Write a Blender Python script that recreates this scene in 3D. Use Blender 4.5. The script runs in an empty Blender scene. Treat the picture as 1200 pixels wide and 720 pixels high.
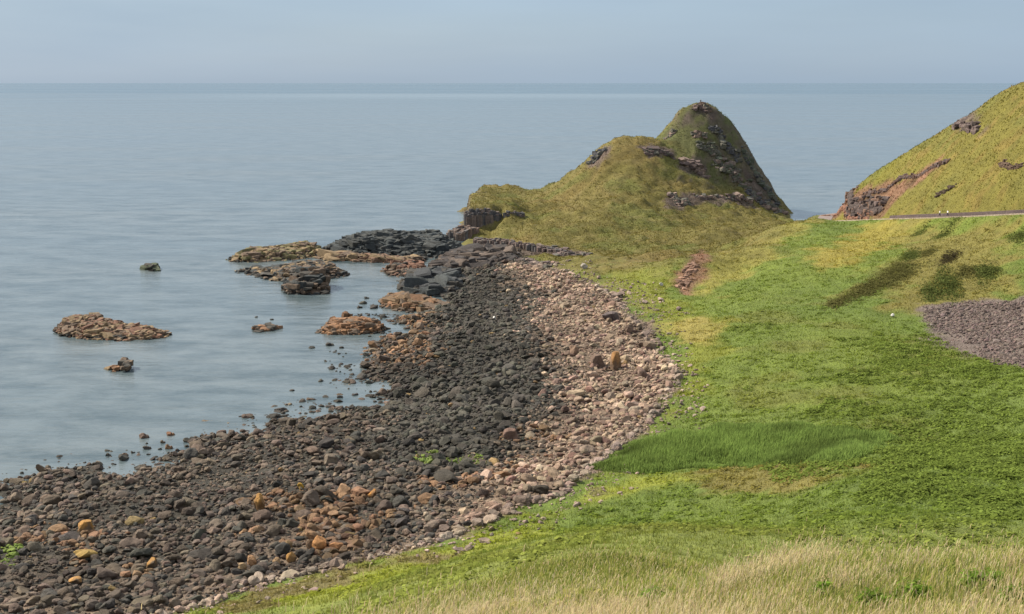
import bpy, bmesh, math, random
import numpy as np
from mathutils import Vector, Matrix

R = math.radians
random.seed(7)
rng = np.random.default_rng(11)
C = bpy.context.scene.collection
scene = bpy.context.scene

# ------------------------------------------------------------------ camera
CAM_Z, PITCH, F = 50.0, R(10.3), 1448.0
cam_data = bpy.data.cameras.new('camera')
cam_data.sensor_width = 36.0
cam_data.lens = 36.0 * F / 1200.0
cam_data.clip_start, cam_data.clip_end = 0.5, 300000.0
cam = bpy.data.objects.new('camera', cam_data)
cam.location = (0, 0, CAM_Z)
cam.rotation_euler = (math.pi / 2 - PITCH, 0, 0)
C.objects.link(cam)
scene.camera = cam

# ------------------------------------------------------------------ light
SUN_AZ, SUN_EL = R(-66), R(40)           # azimuth measured from +Y towards +X
SUN_STR, SKY_STR, EXPOSURE = 4.8, 0.12, 0.93
K = 0.62                                  # photo colour to base colour
world = bpy.data.worlds.new('World')
scene.world = world
world.use_nodes = True
wn, wl = world.node_tree.nodes, world.node_tree.links
wn.clear()
sky = wn.new('ShaderNodeTexSky')
sky.sky_type = 'NISHITA'
sky.sun_disc = False
sky.sun_elevation = SUN_EL
sky.sun_rotation = SUN_AZ
sky.altitude = 0
sky.air_density, sky.dust_density, sky.ozone_density = 1.0, 1.2, 2.0
# thin high cloud: the veil pales the sky towards an even grey blue
veil = wn.new('ShaderNodeMix'); veil.data_type = 'RGBA'; veil.blend_type = 'MIX'
tc = wn.new('ShaderNodeTexCoord'); mp = wn.new('ShaderNodeMapping')
mp.inputs['Scale'].default_value = (1.6, 1.6, 9.0)
cl = wn.new('ShaderNodeTexNoise'); cl.inputs['Scale'].default_value = 1.7; cl.inputs['Detail'].default_value = 5
ramp = wn.new('ShaderNodeMapRange')
ramp.inputs['From Min'].default_value, ramp.inputs['From Max'].default_value = 0.3, 0.75
ramp.inputs['To Min'].default_value, ramp.inputs['To Max'].default_value = 0.84, 0.92
sepz = wn.new('ShaderNodeSeparateXYZ'); hi = wn.new('ShaderNodeMapRange'); hi.interpolation_type = 'SMOOTHSTEP'
hi.inputs['From Min'].default_value, hi.inputs['From Max'].default_value = 0.075, 0.36
vc = wn.new('ShaderNodeMix'); vc.data_type = 'RGBA'
vc.inputs['A'].default_value = (1.45, 1.94, 2.54, 1); vc.inputs['B'].default_value = (3.9, 4.1, 4.4, 1)
wl.new(tc.outputs['Generated'], sepz.inputs[0]); wl.new(sepz.outputs['Z'], hi.inputs['Value']); wl.new(hi.outputs['Result'], vc.inputs['Factor'])
c2 = wn.new('ShaderNodeTexNoise'); c2.inputs['Scale'].default_value = 3.2; c2.inputs['Detail'].default_value = 6
m2 = wn.new('ShaderNodeMapping'); m2.inputs['Scale'].default_value = (1.0, 1.0, 7.0); wl.new(tc.outputs['Generated'], m2.inputs['Vector']); wl.new(m2.outputs['Vector'], c2.inputs['Vector'])
r2 = wn.new('ShaderNodeMapRange'); r2.inputs['From Min'].default_value, r2.inputs['From Max'].default_value = .3, .7; r2.inputs['To Min'].default_value, r2.inputs['To Max'].default_value = .96, 1.04
mu = wn.new('ShaderNodeMix'); mu.data_type = 'RGBA'; mu.blend_type = 'MULTIPLY'; mu.inputs['Factor'].default_value = 1
wl.new(c2.outputs['Fac'], r2.inputs['Value']); wl.new(vc.outputs['Result'], mu.inputs['A']); wl.new(r2.outputs['Result'], mu.inputs['B'])
wl.new(mu.outputs['Result'], veil.inputs['B'])
bg = wn.new('ShaderNodeBackground'); bg.inputs['Strength'].default_value = SKY_STR
out = wn.new('ShaderNodeOutputWorld')
wl.new(tc.outputs['Generated'], mp.inputs['Vector']); wl.new(mp.outputs['Vector'], cl.inputs['Vector'])
wl.new(cl.outputs['Fac'], ramp.inputs['Value']); wl.new(ramp.outputs['Result'], veil.inputs['Factor'])
wl.new(sky.outputs['Color'], veil.inputs['A']); wl.new(veil.outputs['Result'], bg.inputs['Color'])
wl.new(bg.outputs['Background'], out.inputs['Surface'])

sun_data = bpy.data.lights.new('sun', 'SUN')
sun_data.energy, sun_data.angle, sun_data.color = SUN_STR, R(0.6), (1.0, 0.91, 0.76)
sun = bpy.data.objects.new('sun', sun_data)
sd = Vector((math.sin(SUN_AZ) * math.cos(SUN_EL), math.cos(SUN_AZ) * math.cos(SUN_EL), math.sin(SUN_EL)))
sun.rotation_euler = sd.to_track_quat('Z', 'Y').to_euler()
sun.location = (-80, 60, 120)
C.objects.link(sun)

vs = scene.view_settings
vs.view_transform, vs.look = 'Standard', 'None'
vs.exposure, vs.gamma = EXPOSURE, 1.0
vs.use_curve_mapping = False
scene.render.engine = 'CYCLES'
scene.cycles.max_bounces = 5
scene.cycles.diffuse_bounces = 2

# ------------------------------------------------------------------ measuring helpers
CP, SP = math.cos(PITCH), math.sin(PITCH)
def rays(u, v):
    u = np.asarray(u, float); v = np.asarray(v, float)
    a, b = (u - 600) / F, (360 - v) / F
    return np.stack([a, CP + b * SP, -SP + b * CP], -1)
def at_depth(u, v, y):
    d = rays(u, v); return d[..., 0] * y / d[..., 1], y, CAM_Z + d[..., 2] * y / d[..., 1]
def at_level(u, v, z):
    d = rays(u, v); t = (z - CAM_Z) / d[..., 2]
    return d[..., 0] * t, d[..., 1] * t, z
def ss(a, b, x):
    t = np.clip((x - a) / (b - a), 0, 1); return t * t * (3 - 2 * t)
def _hash(ix, iy, seed):
    h = (ix.astype(np.int64) * 374761393 + iy.astype(np.int64) * 668265263 + seed * 974634777) & 0xffffffff
    h = ((h ^ (h >> 13)) * 1274126177) & 0xffffffff
    h = ((h ^ (h >> 16)) * 2246822519) & 0xffffffff
    return ((h ^ (h >> 15)) & 0xffffff) / float(0xffffff)
def vnoise(x, y, seed=0):
    x = np.asarray(x, float); y = np.asarray(y, float)
    ix, iy = np.floor(x), np.floor(y); fx, fy = x - ix, y - iy
    fx = fx * fx * fx * (fx * (fx * 6 - 15) + 10); fy = fy * fy * fy * (fy * (fy * 6 - 15) + 10)
    a, b = _hash(ix, iy, seed), _hash(ix + 1, iy, seed)
    c, d = _hash(ix, iy + 1, seed), _hash(ix + 1, iy + 1, seed)
    return (a + (b - a) * fx) * (1 - fy) + (c + (d - c) * fx) * fy - 0.5
def fbm(x, y, s, octv=4, seed=0, gain=0.5):
    t, amp, x, y = 0, 1.0, np.asarray(x, float) / s, np.asarray(y, float) / s
    for k in range(octv):
        t = t + amp * vnoise(x, y, seed + k * 17); x, y, amp = x * 2.03 + 5.1, y * 2.03 - 3.7, amp * gain
    return t
def lin(r, g, b):
    c = np.array([r, g, b], float) / 255
    return np.where(c <= 0.04045, c / 12.92, ((c + 0.055) / 1.055) ** 2.4)
def col(r, g, b): return lin(r, g, b) * K
def seg_dist(x, y, pts, closed=False):
    P = np.asarray(pts, float); n = len(P); best = np.full(x.shape, 1e9); tt = np.zeros(x.shape)
    for i in range(n if closed else n - 1):
        a, b = P[i], P[(i + 1) % n]; d = b[:2] - a[:2]; L = max(d @ d, 1e-9)
        t = np.clip(((x - a[0]) * d[0] + (y - a[1]) * d[1]) / L, 0, 1)
        q = np.hypot(x - a[0] - t * d[0], y - a[1] - t * d[1]); m = q < best
        best = np.where(m, q, best); tt = np.where(m, i + t, tt)
    return best, tt
def inside(x, y, pts):
    P = np.asarray(pts, float); n = len(P); r = np.zeros(x.shape, bool)
    for i in range(n):
        a, b = P[i], P[(i + 1) % n]
        if a[1] == b[1]: continue
        c = ((a[1] > y) != (b[1] > y)) & (x < (b[0] - a[0]) * (y - a[1]) / (b[1] - a[1]) + a[0])
        r ^= c
    return r
def sdf(x, y, pts):                        # positive inside
    d, _ = seg_dist(x, y, pts, True); return np.where(inside(x, y, pts), d, -d)

# ------------------------------------------------------------------ lie of the land
pts = []
def D(*a):
    for u, v, y in a: pts.append(tuple(float(q) for q in at_depth(u, v, y)))
def L(z, *a):
    for u, v in a:
        x, y, _ = at_level(u, v, z); pts.append((float(x), float(y), z))
def W(*a): pts.extend([tuple(map(float, q)) for q in a])
# sea bed
W((-160,110,-5),(-150,200,-6),(-150,300,-6),(-140,420,-7),(-60,330,-3),(-80,240,-4),(-60,200,-3.2),(-95,160,-4),(-90,480,-7),(-40,560,-8),(40,590,-8),(120,600,-8),(190,520,-7),(-40,440,-4),(-36,280,-1.8),(-48,390,-2.4),(-160,60,-3))
# water's edge, middle and top of the boulder beach
L(0,(0,590),(52,574),(84,547),(130,547),(250,549),(330,516),(400,492),(440,470),(452,440),(466,408),(490,385),(510,350),(482,325))
L(1.6,(60,640),(200,625),(330,590),(450,545),(530,490),(560,430),(560,380),(560,340))
L(3.9,(100,722),(220,714),(300,690),(400,665),(500,638),(600,598),(680,560),(720,530),(760,500),(800,450),(780,410),(750,370),(700,335),(640,318))
L(5.3,(700,600),(800,560),(880,545)); L(5.8,(880,480),(850,430),(820,380),(620,632)); L(5.2,(740,310),(790,345))
L(7.2,(1050,515),(460,682))
W((-66,78,1.0),(-50,60,6),(-30,42,17),(-75,100,1.6),(-90,120,-1.5),(-110,70,-2),(-70,40,4),(-60,0,22),(-90,-30,20),(-20,20,34))
# slope below the viewpoint
D((1200,740,26),(1000,740,27),(1000,668,36),(1200,656,36),(850,684,38),(850,738,30),(700,720,40),(700,690,46),(550,720,55),(400,720,75),(300,716,92),(700,650,64),(700,620,95),(1000,603,95),(1000,560,115),(1000,530,130),(1000,500,148),(1200,603,95),(1200,550,118),(1200,500,143),(900,622,100),(900,580,120))
W((0,0,48.3),(0,-40,51),(60,-20,52),(14,50,28.0),(24,52,27.0),(7,52,26.4),(15,66,22.5),(34,66,21.5),(40,20,44),(60,60,30),(80,100,24),(90,140,24),(-10,10,44.6))
# meadow and the slope up to the road
D((1000,430,184),(1100,430,181),(1200,430,180),(950,372,226),(1200,340,232),(1200,295,252),(1100,340,238),(1100,295,268),(1000,340,246),(1000,295,285),(900,350,246),(900,310,280))
ROAD = [(1420,246,225),(1330,247.5,245),(1200,250.5,275),(1150,253,288),(1100,255,302),(1050,256.5,320),(1000,258.5,345),(965,259,365)]
ROADP = [tuple(float(q) for q in at_depth(*r)) for r in ROAD] + [(98, 384, 9.2), (112, 402, 8.6), (135, 425, 8.2), (165, 440, 8.0)]
for p in ROADP[:8]: pts.append(p)
D((945,259,352),(905,266,332),(862,291,302),(826,300,287),(872,320,282))
L(5.0,(800,345),(818,352)); D((795,300,325),(850,272,375),(895,259,420))
W((62,352,4.2),(50,318,4.2),(42,306,4.4),(58,332,4.0),(72,358,3.6),(84,374,4.5))
# hill above the road
D((985,236,372),(1020,206,370),(1060,181,363),(1100,157,354),(1140,133,346),(1170,110,338),(1200,100,330),(1260,88,318),(1330,60,300))
W((112,398,8.6),(140,398,15),(170,385,26),(200,365,38),(240,330,58),(150,430,7),(200,430,16),(250,400,30),(220,270,60),(170,230,38),(140,190,28),(300,300,70),(260,460,8),(190,290,42))
# headland: cliff foot, front slope, crest
D((548,280,398),(600,302,345),(545,292,378),(562,247,413),(590,240,425),(650,296,352),(650,270,385),(700,300,342),(720,280,375),(600,272,392),(605,252,416),
  (650,242,432),(690,232,430),(735,200,443),(735,240,412),(735,270,385),(800,182,464),(800,222,440),(800,252,415),(850,200,466),(850,245,430),(872,236,455),(790,275,385))
crest = [(566,223,464),(592,221,466),(618,225,462),(637,226,458),(665,208,458),(688,190,460),(708,172,464),(735,160,470),(752,162,473),(772,167,477),(787,148,484),(803,128,489),(820,124,490),(842,131,490),(860,150,488),(880,181,485),(900,214,480),(916,243,475)]
D(*crest)
for u, v, y in crest[::2]:
    x, _, z = at_depth(u, v, y); W((x * 1.03, y + 26, z * 0.45 - 1.5), (x * 1.06, y + 60, -5))
W((-25,405,-1.2),(-26,418,-2.5),(-28,440,-3.5),(-27,470,-5))
W((108,468,-1.5),(112,490,-4),(130,470,-2))
PTS = np.array(pts)

def tps_fit(P, lam=0.4):
    X = P[:, :2] / 100; n = len(P)
    d2 = ((X[:, None] - X[None]) ** 2).sum(-1); Kx = 0.5 * d2 * np.log(d2 + 1e-12)
    A = np.zeros((n + 3, n + 3)); A[:n, :n] = Kx + np.eye(n) * lam * 1e-3
    A[:n, n] = 1; A[:n, n + 1:] = X; A[n, :n] = 1; A[n + 1:, :n] = X.T
    return np.linalg.solve(A, np.concatenate([P[:, 2], np.zeros(3)]))
TW = tps_fit(PTS)
def tps(x, y):
    x = np.asarray(x, float).ravel() / 100; y = np.asarray(y, float).ravel() / 100; o = np.empty(x.shape)
    X = PTS[:, :2] / 100; n = len(X)
    for i in range(0, len(x), 20000):
        s = slice(i, i + 20000)
        d2 = (x[s, None] - X[None, :, 0]) ** 2 + (y[s, None] - X[None, :, 1]) ** 2
        o[s] = (0.5 * d2 * np.log(d2 + 1e-12)) @ TW[:n] + TW[n] + x[s] * TW[n + 1] + y[s] * TW[n + 2]
    return o
GX0, GY0, GS = -200.0, -80.0, 1.5
gx = np.arange(GX0, 360, GS); gy = np.arange(GY0, 760, GS)
GXX, GYY = np.meshgrid(gx, gy)
GH = tps(GXX, GYY).reshape(GXX.shape)
edge = np.maximum(np.maximum(np.abs(GXX - 80) - 240, GYY - 600), 0)
GH = np.where(GYY > 520, np.minimum(GH, 4), GH)
GH = np.clip(GH, -9, 95)
def pxy(u, y): return (float(at_depth(u, 250, y)[0]), y)
for poly_, z_, dz_ in (([pxy(546,404), pxy(580,406), pxy(583,413), pxy(591,413), pxy(594,405), pxy(611,407), pxy(616,424), pxy(612,446), pxy(548,448)], 8.5, .035), ([pxy(559,450), pxy(575,452), pxy(600,463), pxy(612,478), pxy(562,478)], 10.4, .0)):
    s_ = sdf(GXX, GYY, poly_); GH = GH + np.maximum(z_ + (GYY - 404) * dz_ - GH, 0) * ss(-.9, .9, s_) * (1 - ss(-8, 6, GXX - GYY * .004) * (z_ < 9))
xl_ = np.where(GYY < 448, -15.9, -14.4); lft = (GYY > 399) & (GYY < 485) & (GXX < xl_)
GH = np.where(lft, np.minimum(GH, 1.2 - (xl_ - GXX) * .7), GH)
fr_ = (GYY > 380) & (GYY < 403.2) & (GXX > -17) & (GXX < 5)
GH = np.where(fr_, np.minimum(GH, .5 + (GYY - 390) * .1 + 2.4 * ss(-6.5, -3.5, GXX) + np.maximum(GXX - 3, 0) * 2), GH)
rd, rt = seg_dist(GXX, GYY, ROADP)
RZ = np.array([p[2] for p in ROADP])
rz = np.interp(rt, np.arange(len(RZ)), RZ)
k = ss(2.4, 7.5, rd); GH = (rz - 0.12) * (1 - k) + GH * k
def H0(x, y):
    x = np.asarray(x, float); y = np.asarray(y, float)
    fx = np.clip((x - GX0) / GS, 0, len(gx) - 1.001); fy = np.clip((y - GY0) / GS, 0, len(gy) - 1.001)
    i, j = fx.astype(int), fy.astype(int); a, b = fx - i, fy - j
    return (GH[j, i] * (1 - a) + GH[j, i + 1] * a) * (1 - b) + (GH[j + 1, i] * (1 - a) + GH[j + 1, i + 1] * a) * b
def G(u, v):                               # where the sight line through a photo point meets the land
    d = rays(u, v); t = np.linspace(15, 720, 9000)
    z = CAM_Z + d[2] * t; h = np.maximum(H0(d[0] * t, d[1] * t), -0.3)
    i = np.argmax(z < h); t = t[i] if z[i] < h[i] else t[-1]
    return float(d[0] * t), float(d[1] * t)
def GP(*a): return [G(u, v) for u, v in a]

BEACH = GP((250,708),(300,689),(400,664),(470,650),(520,634),(600,600),(660,580),(690,556),(722,528),(762,498),(800,450),(795,430),(775,405),(745,372),(722,345),(690,328),(640,314),(615,306),(600,300),(560,296)) \
    + [(-20,395),(-40,430),(-400,430),(-400,60),(-60,60),(-46,88)]
HEADLAND = GP((615,306),(640,315),(690,328),(740,312)) + [(40,296),(46,301),(55,315),(70,344),(86,363),(98,398),(102,440),(120,470),(120,800),(-400,800),(-400,431),(-40,431),(-20,396)] + GP((560,297),(600,301))
HILL = [(p[0], p[1]) for p in ROADP[1:10]] + [(170,470),(420,470),(420,60),(200,150)]
ROCKY = [GP((985,236),(970,256),(1030,257),(1045,243),(1070,220),(1105,192),(1098,192),(1060,212),(1040,212),(1005,224)),
         GP((800,318),(806,305),(822,297),(828,306),(822,330),(800,345),(790,340))]
def detail(x, y):
    onroad = ss(2.6, 5.0, seg_dist(x, y, ROADP)[0])
    hd = ss(-4, 6, sdf(x, y, HEADLAND)); be = ss(-2, 3, sdf(x, y, BEACH))
    lump = fbm(x, y, 9, 4, 3) * 0.9 + fbm(x, y, 2.2, 2, 8) * 0.35
    crag = np.abs(fbm(x, y, 11, 4, 21)) * 3.0
    terr = ss(95, 150, y) * np.sin((H0(x, y) + fbm(x, y, 14, 2, 5) * 1.5) * 5.5) * 0.16
    near = ss(30, 60, y)
    amp = (0.55 + 0.9 * hd) * (1 - be) * (0.25 + 0.75 * near)
    return (lump * amp + crag * hd * (1 - be) * 0.8 + terr * (1 - be) * near * (0.5 + hd) + be * (fbm(x, y, 7, 3, 31) * 0.7 + fbm(x, y, 19, 3, 35) * 1.5 * (1 - ss(.5, 2.6, H0(x, y))))) * onroad
def HH(x, y): return H0(x, y) + detail(x, y)

# ------------------------------------------------------------------ mesh and material helpers
def tag(o, label=None, cat=None, group=None, kind=None):
    for k_, v_ in (('label', label), ('category', cat), ('group', group), ('kind', kind)):
        if v_: o[k_] = v_
    return o
def mesh_np(name, V, faces, colors=None, mat=None, smooth=False, parent=None):
    """faces: list of (n,k) index arrays"""
    me = bpy.data.meshes.new(name)
    V = np.asarray(V, np.float32); me.vertices.add(len(V)); me.vertices.foreach_set('co', V.ravel())
    faces = [np.asarray(f, np.int32) for f in faces if len(f)]
    nl = sum(f.size for f in faces); nf = sum(len(f) for f in faces)
    me.loops.add(nl); me.polygons.add(nf)
    me.loops.foreach_set('vertex_index', np.concatenate([f.ravel() for f in faces]))
    sizes = np.concatenate([np.full(len(f), f.shape[1], np.int32) for f in faces])
    me.polygons.foreach_set('loop_start', np.concatenate([[0], np.cumsum(sizes)[:-1]]).astype(np.int32))
    if smooth: me.polygons.foreach_set('use_smooth', np.ones(nf, bool))
    else: me.polygons.foreach_set('use_smooth', np.zeros(nf, bool))
    if colors is not None:
        at = me.color_attributes.new('Col', 'FLOAT_COLOR', 'POINT')
        c = np.ones((len(V), 4), np.float32); c[:, :3] = colors; at.data.foreach_set('color', c.ravel())
    me.update(calc_edges=True)
    if mat: me.materials.append(mat)
    o = bpy.data.objects.new(name, me); C.objects.link(o)
    if parent: o.parent = parent
    return o
def new_mat(name):
    m = bpy.data.materials.new(name); m.use_nodes = True
    nt = m.node_tree; nt.nodes.clear(); o = nt.nodes.new('ShaderNodeOutputMaterial'); return m, nt, o
def N(nt, t, **kw):
    n = nt.nodes.new(t)
    for k_, v_ in kw.items():
        if k_ in n.inputs: n.inputs[k_].default_value = v_
        else: setattr(n, k_, v_)
    return n
def mixrgb(nt, mode, fac, a, b):
    m = nt.nodes.new('ShaderNodeMix'); m.data_type = 'RGBA'; m.blend_type = mode
    for s, v_ in (('Factor', fac), ('A', a), ('B', b)):
        if hasattr(v_, 'links') or isinstance(v_, bpy.types.NodeSocket): nt.links.new(v_, m.inputs[s])
        elif s == 'Factor': m.inputs[s].default_value = v_
        else: m.inputs[s].default_value = (*v_, 1)
    return m.outputs['Result']
def ground_mat(name, s1, s2, var, bump, rough=0.9):
    m, nt, o = new_mat(name)
    at = N(nt, 'ShaderNodeAttribute', attribute_name='Col'); tc_ = N(nt, 'ShaderNodeTexCoord')
    n1 = N(nt, 'ShaderNodeTexNoise', Scale=s1, Detail=6.0, Roughness=0.65)
    n2 = N(nt, 'ShaderNodeTexNoise', Scale=s2, Detail=4.0, Roughness=0.7)
    for n in (n1, n2): nt.links.new(tc_.outputs['Object'], n.inputs['Vector'])
    r1 = N(nt, 'ShaderNodeMapRange', **{'From Min': 0.25, 'From Max': 0.75, 'To Min': 1 - var, 'To Max': 1 + var})
    r2 = N(nt, 'ShaderNodeMapRange', **{'From Min': 0.25, 'From Max': 0.75, 'To Min': 1 - var, 'To Max': 1 + var})
    nt.links.new(n1.outputs['Fac'], r1.inputs['Value']); nt.links.new(n2.outputs['Fac'], r2.inputs['Value'])
    c = mixrgb(nt, 'MULTIPLY', 1.0, at.outputs['Color'], r1.outputs['Result'])
    c = mixrgb(nt, 'MULTIPLY', 1.0, c, r2.outputs['Result'])
    b = N(nt, 'ShaderNodeBump', Strength=bump, Distance=0.6); nt.links.new(n2.outputs['Fac'], b.inputs['Height'])
    p = N(nt, 'ShaderNodeBsdfPrincipled', Roughness=rough); p.inputs['Specular IOR Level'].default_value = 0.2
    nt.links.new(c, p.inputs['Base Color']); nt.links.new(b.outputs['Normal'], p.inputs['Normal'])
    nt.links.new(p.outputs['BSDF'], o.inputs['Surface']); return m
def leaf_mat(name, trans=0.3):
    m, nt, o = new_mat(name)
    at = N(nt, 'ShaderNodeAttribute', attribute_name='Col')
    d = N(nt, 'ShaderNodeBsdfDiffuse'); t = N(nt, 'ShaderNodeBsdfTranslucent'); mx = N(nt, 'ShaderNodeMixShader', Fac=trans)
    nt.links.new(at.outputs['Color'], d.inputs['Color']); nt.links.new(at.outputs['Color'], t.inputs['Color'])
    nt.links.new(d.outputs['BSDF'], mx.inputs[1]); nt.links.new(t.outputs['BSDF'], mx.inputs[2])
    nt.links.new(mx.outputs['Shader'], o.inputs['Surface']); return m
M_GRASS = ground_mat('turf', 0.35, 2.6, 0.30, 0.9)
M_SHORE = ground_mat('shore_ground', 0.5, 2.0, 0.4, 1.0)
M_LEAF = leaf_mat('blade', .45); M_DRY = leaf_mat('dry_blade', 0.4)

# ------------------------------------------------------------------ ground colour
C_MEADOW, C_LIME, C_OLIVE, C_TAN = col(114,132,58), col(150,157,62), col(128,124,66), col(178,158,104)
C_BRACK, C_SCREE, C_SCAR, C_HEAD = col(92,128,52), col(136,122,114), col(136,100,84), col(122,114,60)
C_ROCKD, C_BROWN, C_PALE, C_ORNG = col(83,79,71), col(112,98,85), col(180,156,134), col(166,122,78)
PATCH = [  # polygon, colour, softness, wobble
    (GP((680,322),(740,313),(795,322),(800,350),(755,368),(715,345)), col(142,138,72), 3, 5),
    (GP((760,500),(800,450),(795,400),(750,350),(700,325),(740,310),(800,350),(850,375),(850,400),(830,440),(790,490)), C_LIME * .8, 3, 4),
    (GP((830,300),(905,264),(960,262),(900,290),(870,330),(838,350),(810,345)), col(158,152,76), 4, 5),
    (GP((955,290),(1010,265),(1090,262),(1050,285),(1000,310),(960,312)), col(164,152,72), 4, 5),
    (GP((1060,270),(1200,258),(1200,355),(1090,365),(1000,345),(1080,320)), col(138,130,68), 6, 6),
    (GP((1075,372),(1110,355),(1200,345),(1260,345),(1260,440),(1195,432),(1140,414),(1105,398)), C_SCREE, 1.5, 3),
    (GP((800,370),(840,378),(852,390),(830,402),(800,405),(782,395)), col(168,156,84), 2.5, 3),
    (GP((500,640),(600,600),(700,570),(740,560),(860,556),(760,575),(690,610),(560,650),(440,690),(330,716),(260,712),(360,680)), C_LIME, 3, 4),
    (GP((820,556),(900,545),(980,548),(930,562),(860,572)), col(138,130,70), 2.5, 5),
    (GP((480,632),(560,612),(640,590),(700,575),(640,598),(560,628),(500,648)), col(126,116,78), 1.5, 3),
    (GP((250,720),(300,693),(420,665),(520,643),(510,655),(430,672),(320,705),(300,722)), col(134,124,78), 1.5, 2.5),
]
NEAR_DRY = GP((560,724),(660,708),(750,698),(830,688),(900,676),(1000,670),(1200,660)) + [(60,38),(60,5),(-6,5)]
HILLTOP = HILL
ROCKM = ROCKY + [
    GP((748,174),(790,172),(792,184),(760,187)), GP((798,190),(830,192),(824,207),(800,203)), GP((780,232),(880,236),(886,246),(780,246)),
    GP((808,128),(836,130),(838,141),(804,141)), GP((866,200),(884,206),(900,222),(912,242),(895,238),(878,224)), GP((690,195),(705,175),(716,178),(700,200)),
    GP((1120,138),(1140,136),(1152,152),(1130,152)), GP((545,296),(580,286),(640,290),(680,296),(690,302),(640,300),(590,304))]
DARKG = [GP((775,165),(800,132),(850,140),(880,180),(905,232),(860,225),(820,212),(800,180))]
def ground_color(x, y):
    c = np.empty(x.shape + (3,)); c[:] = C_MEADOW
    n = fbm(x, y, 12, 4, 40); n2 = fbm(x, y, 45, 3, 50); n3 = fbm(x, y, 3.2, 3, 60)
    def put(m, k_):
        nonlocal c
        c = c * (1 - m[..., None]) + np.asarray(k_) * m[..., None]
    put(ss(-.1, .35, n2) * .22, C_LIME); put(ss(0.05, .4, n) * .4, C_OLIVE)
    for P, k_, soft, wob in PATCH:
        s = sdf(x, y, P) + n * wob * 1.7 + n3 * wob * 1.5; put(ss(-soft, soft, s), k_)
    near = ss(75, 40, y) * ss(-.25, .3, n + .25); put(near * .9, col(164,160,92)); put(ss(100, 75, y) * ss(40, 60, y) * .6, col(150,156,80))
    put(ss(-2, 2.5, sdf(x, y, NEAR_DRY) + n * 6) * .8, C_TAN * .9)
    hl = ss(-2, 2, sdf(x, y, HILLTOP)); put(hl, col(138,132,56)); put(hl * ss(0, .4, n) * .6, col(116,122,54)); put(hl * ss(.1, .4, n3) * .5, col(164,132,72)); put(hl * ss(.0, .3, n2) * .4, col(124,116,66))
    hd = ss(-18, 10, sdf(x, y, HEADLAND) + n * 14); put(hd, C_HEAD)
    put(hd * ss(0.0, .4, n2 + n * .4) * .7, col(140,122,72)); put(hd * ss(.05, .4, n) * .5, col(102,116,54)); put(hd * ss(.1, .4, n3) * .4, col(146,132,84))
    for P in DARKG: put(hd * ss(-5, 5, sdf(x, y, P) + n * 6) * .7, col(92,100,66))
    e = 1.0; sl = np.hypot(HH(x + e, y) - HH(x - e, y), HH(x, y + e) - HH(x, y - e)) / (2 * e)
    put(ss(1.0, 1.4, sl + n3 * .4) * (1 - ss(-1, 1, sdf(x, y, BEACH))) * hd * .7, col(112,100,90))
    for i, P in enumerate(ROCKM):
        s = sdf(x, y, P) + n3 * 3; put(ss(-1.2, 1.2, s) * .85, (C_SCAR if i < 2 else col(104,90,86)) * (1 + n3[..., None] * .9))
    g_ = (c @ np.array([.3, .55, .15]))[..., None]; c = np.maximum(g_ + (c - g_) * 1.0, .006) * .98
    b = ss(-1.0, 1.0, sdf(x, y, BEACH) + n * 3 + n3 * 2.0)
    z = HH(x, y); shore = ss(1.8, 3.4, z + n * .8)
    bc = C_ROCKD[None] * (1 - shore[..., None]) + (C_PALE * .7)[None] * shore[..., None]
    bc = np.where((z < 0)[..., None], col(78,78,68), bc) * .75
    c = c * (1 - b[..., None]) + bc * b[..., None]
    return np.clip(c, 0.004, 0.8)

# ------------------------------------------------------------------ land sheet, split by region
NA, NR = 820, 900
az = np.linspace(R(-38), R(44), NA); rr = np.exp(np.linspace(math.log(72), math.log(760), NR))
AA, RRR = np.meshgrid(az, rr)
LX, LY = np.sin(AA) * RRR, np.cos(AA) * RRR - 60
# the sheet starts behind the viewpoint and runs out under the sea
LZ = HH(LX, LY); LC = ground_color(LX, LY)
idx = np.arange(NA * NR).reshape(NR, NA)
quads = np.stack([idx[:-1, :-1], idx[:-1, 1:], idx[1:, 1:], idx[1:, :-1]], -1).reshape(-1, 4)
cx, cy = LX.ravel()[quads].mean(1), LY.ravel()[quads].mean(1)
reg = np.zeros(len(quads), int)
reg[inside(cx, cy, HILL)] = 3; reg[inside(cx, cy, HEADLAND)] = 2; reg[inside(cx, cy, BEACH)] = 1
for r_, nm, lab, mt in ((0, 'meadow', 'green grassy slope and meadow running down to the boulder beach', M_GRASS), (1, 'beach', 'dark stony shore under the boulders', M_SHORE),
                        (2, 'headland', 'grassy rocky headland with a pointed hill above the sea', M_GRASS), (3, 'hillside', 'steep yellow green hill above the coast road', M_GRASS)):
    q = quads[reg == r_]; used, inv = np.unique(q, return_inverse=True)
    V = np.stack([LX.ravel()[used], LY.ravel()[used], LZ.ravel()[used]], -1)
    o = mesh_np(nm, V, [inv.reshape(-1, 4)], LC.reshape(-1, 3)[used], mt, True); tag(o, lab, None, None, 'structure')

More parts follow.
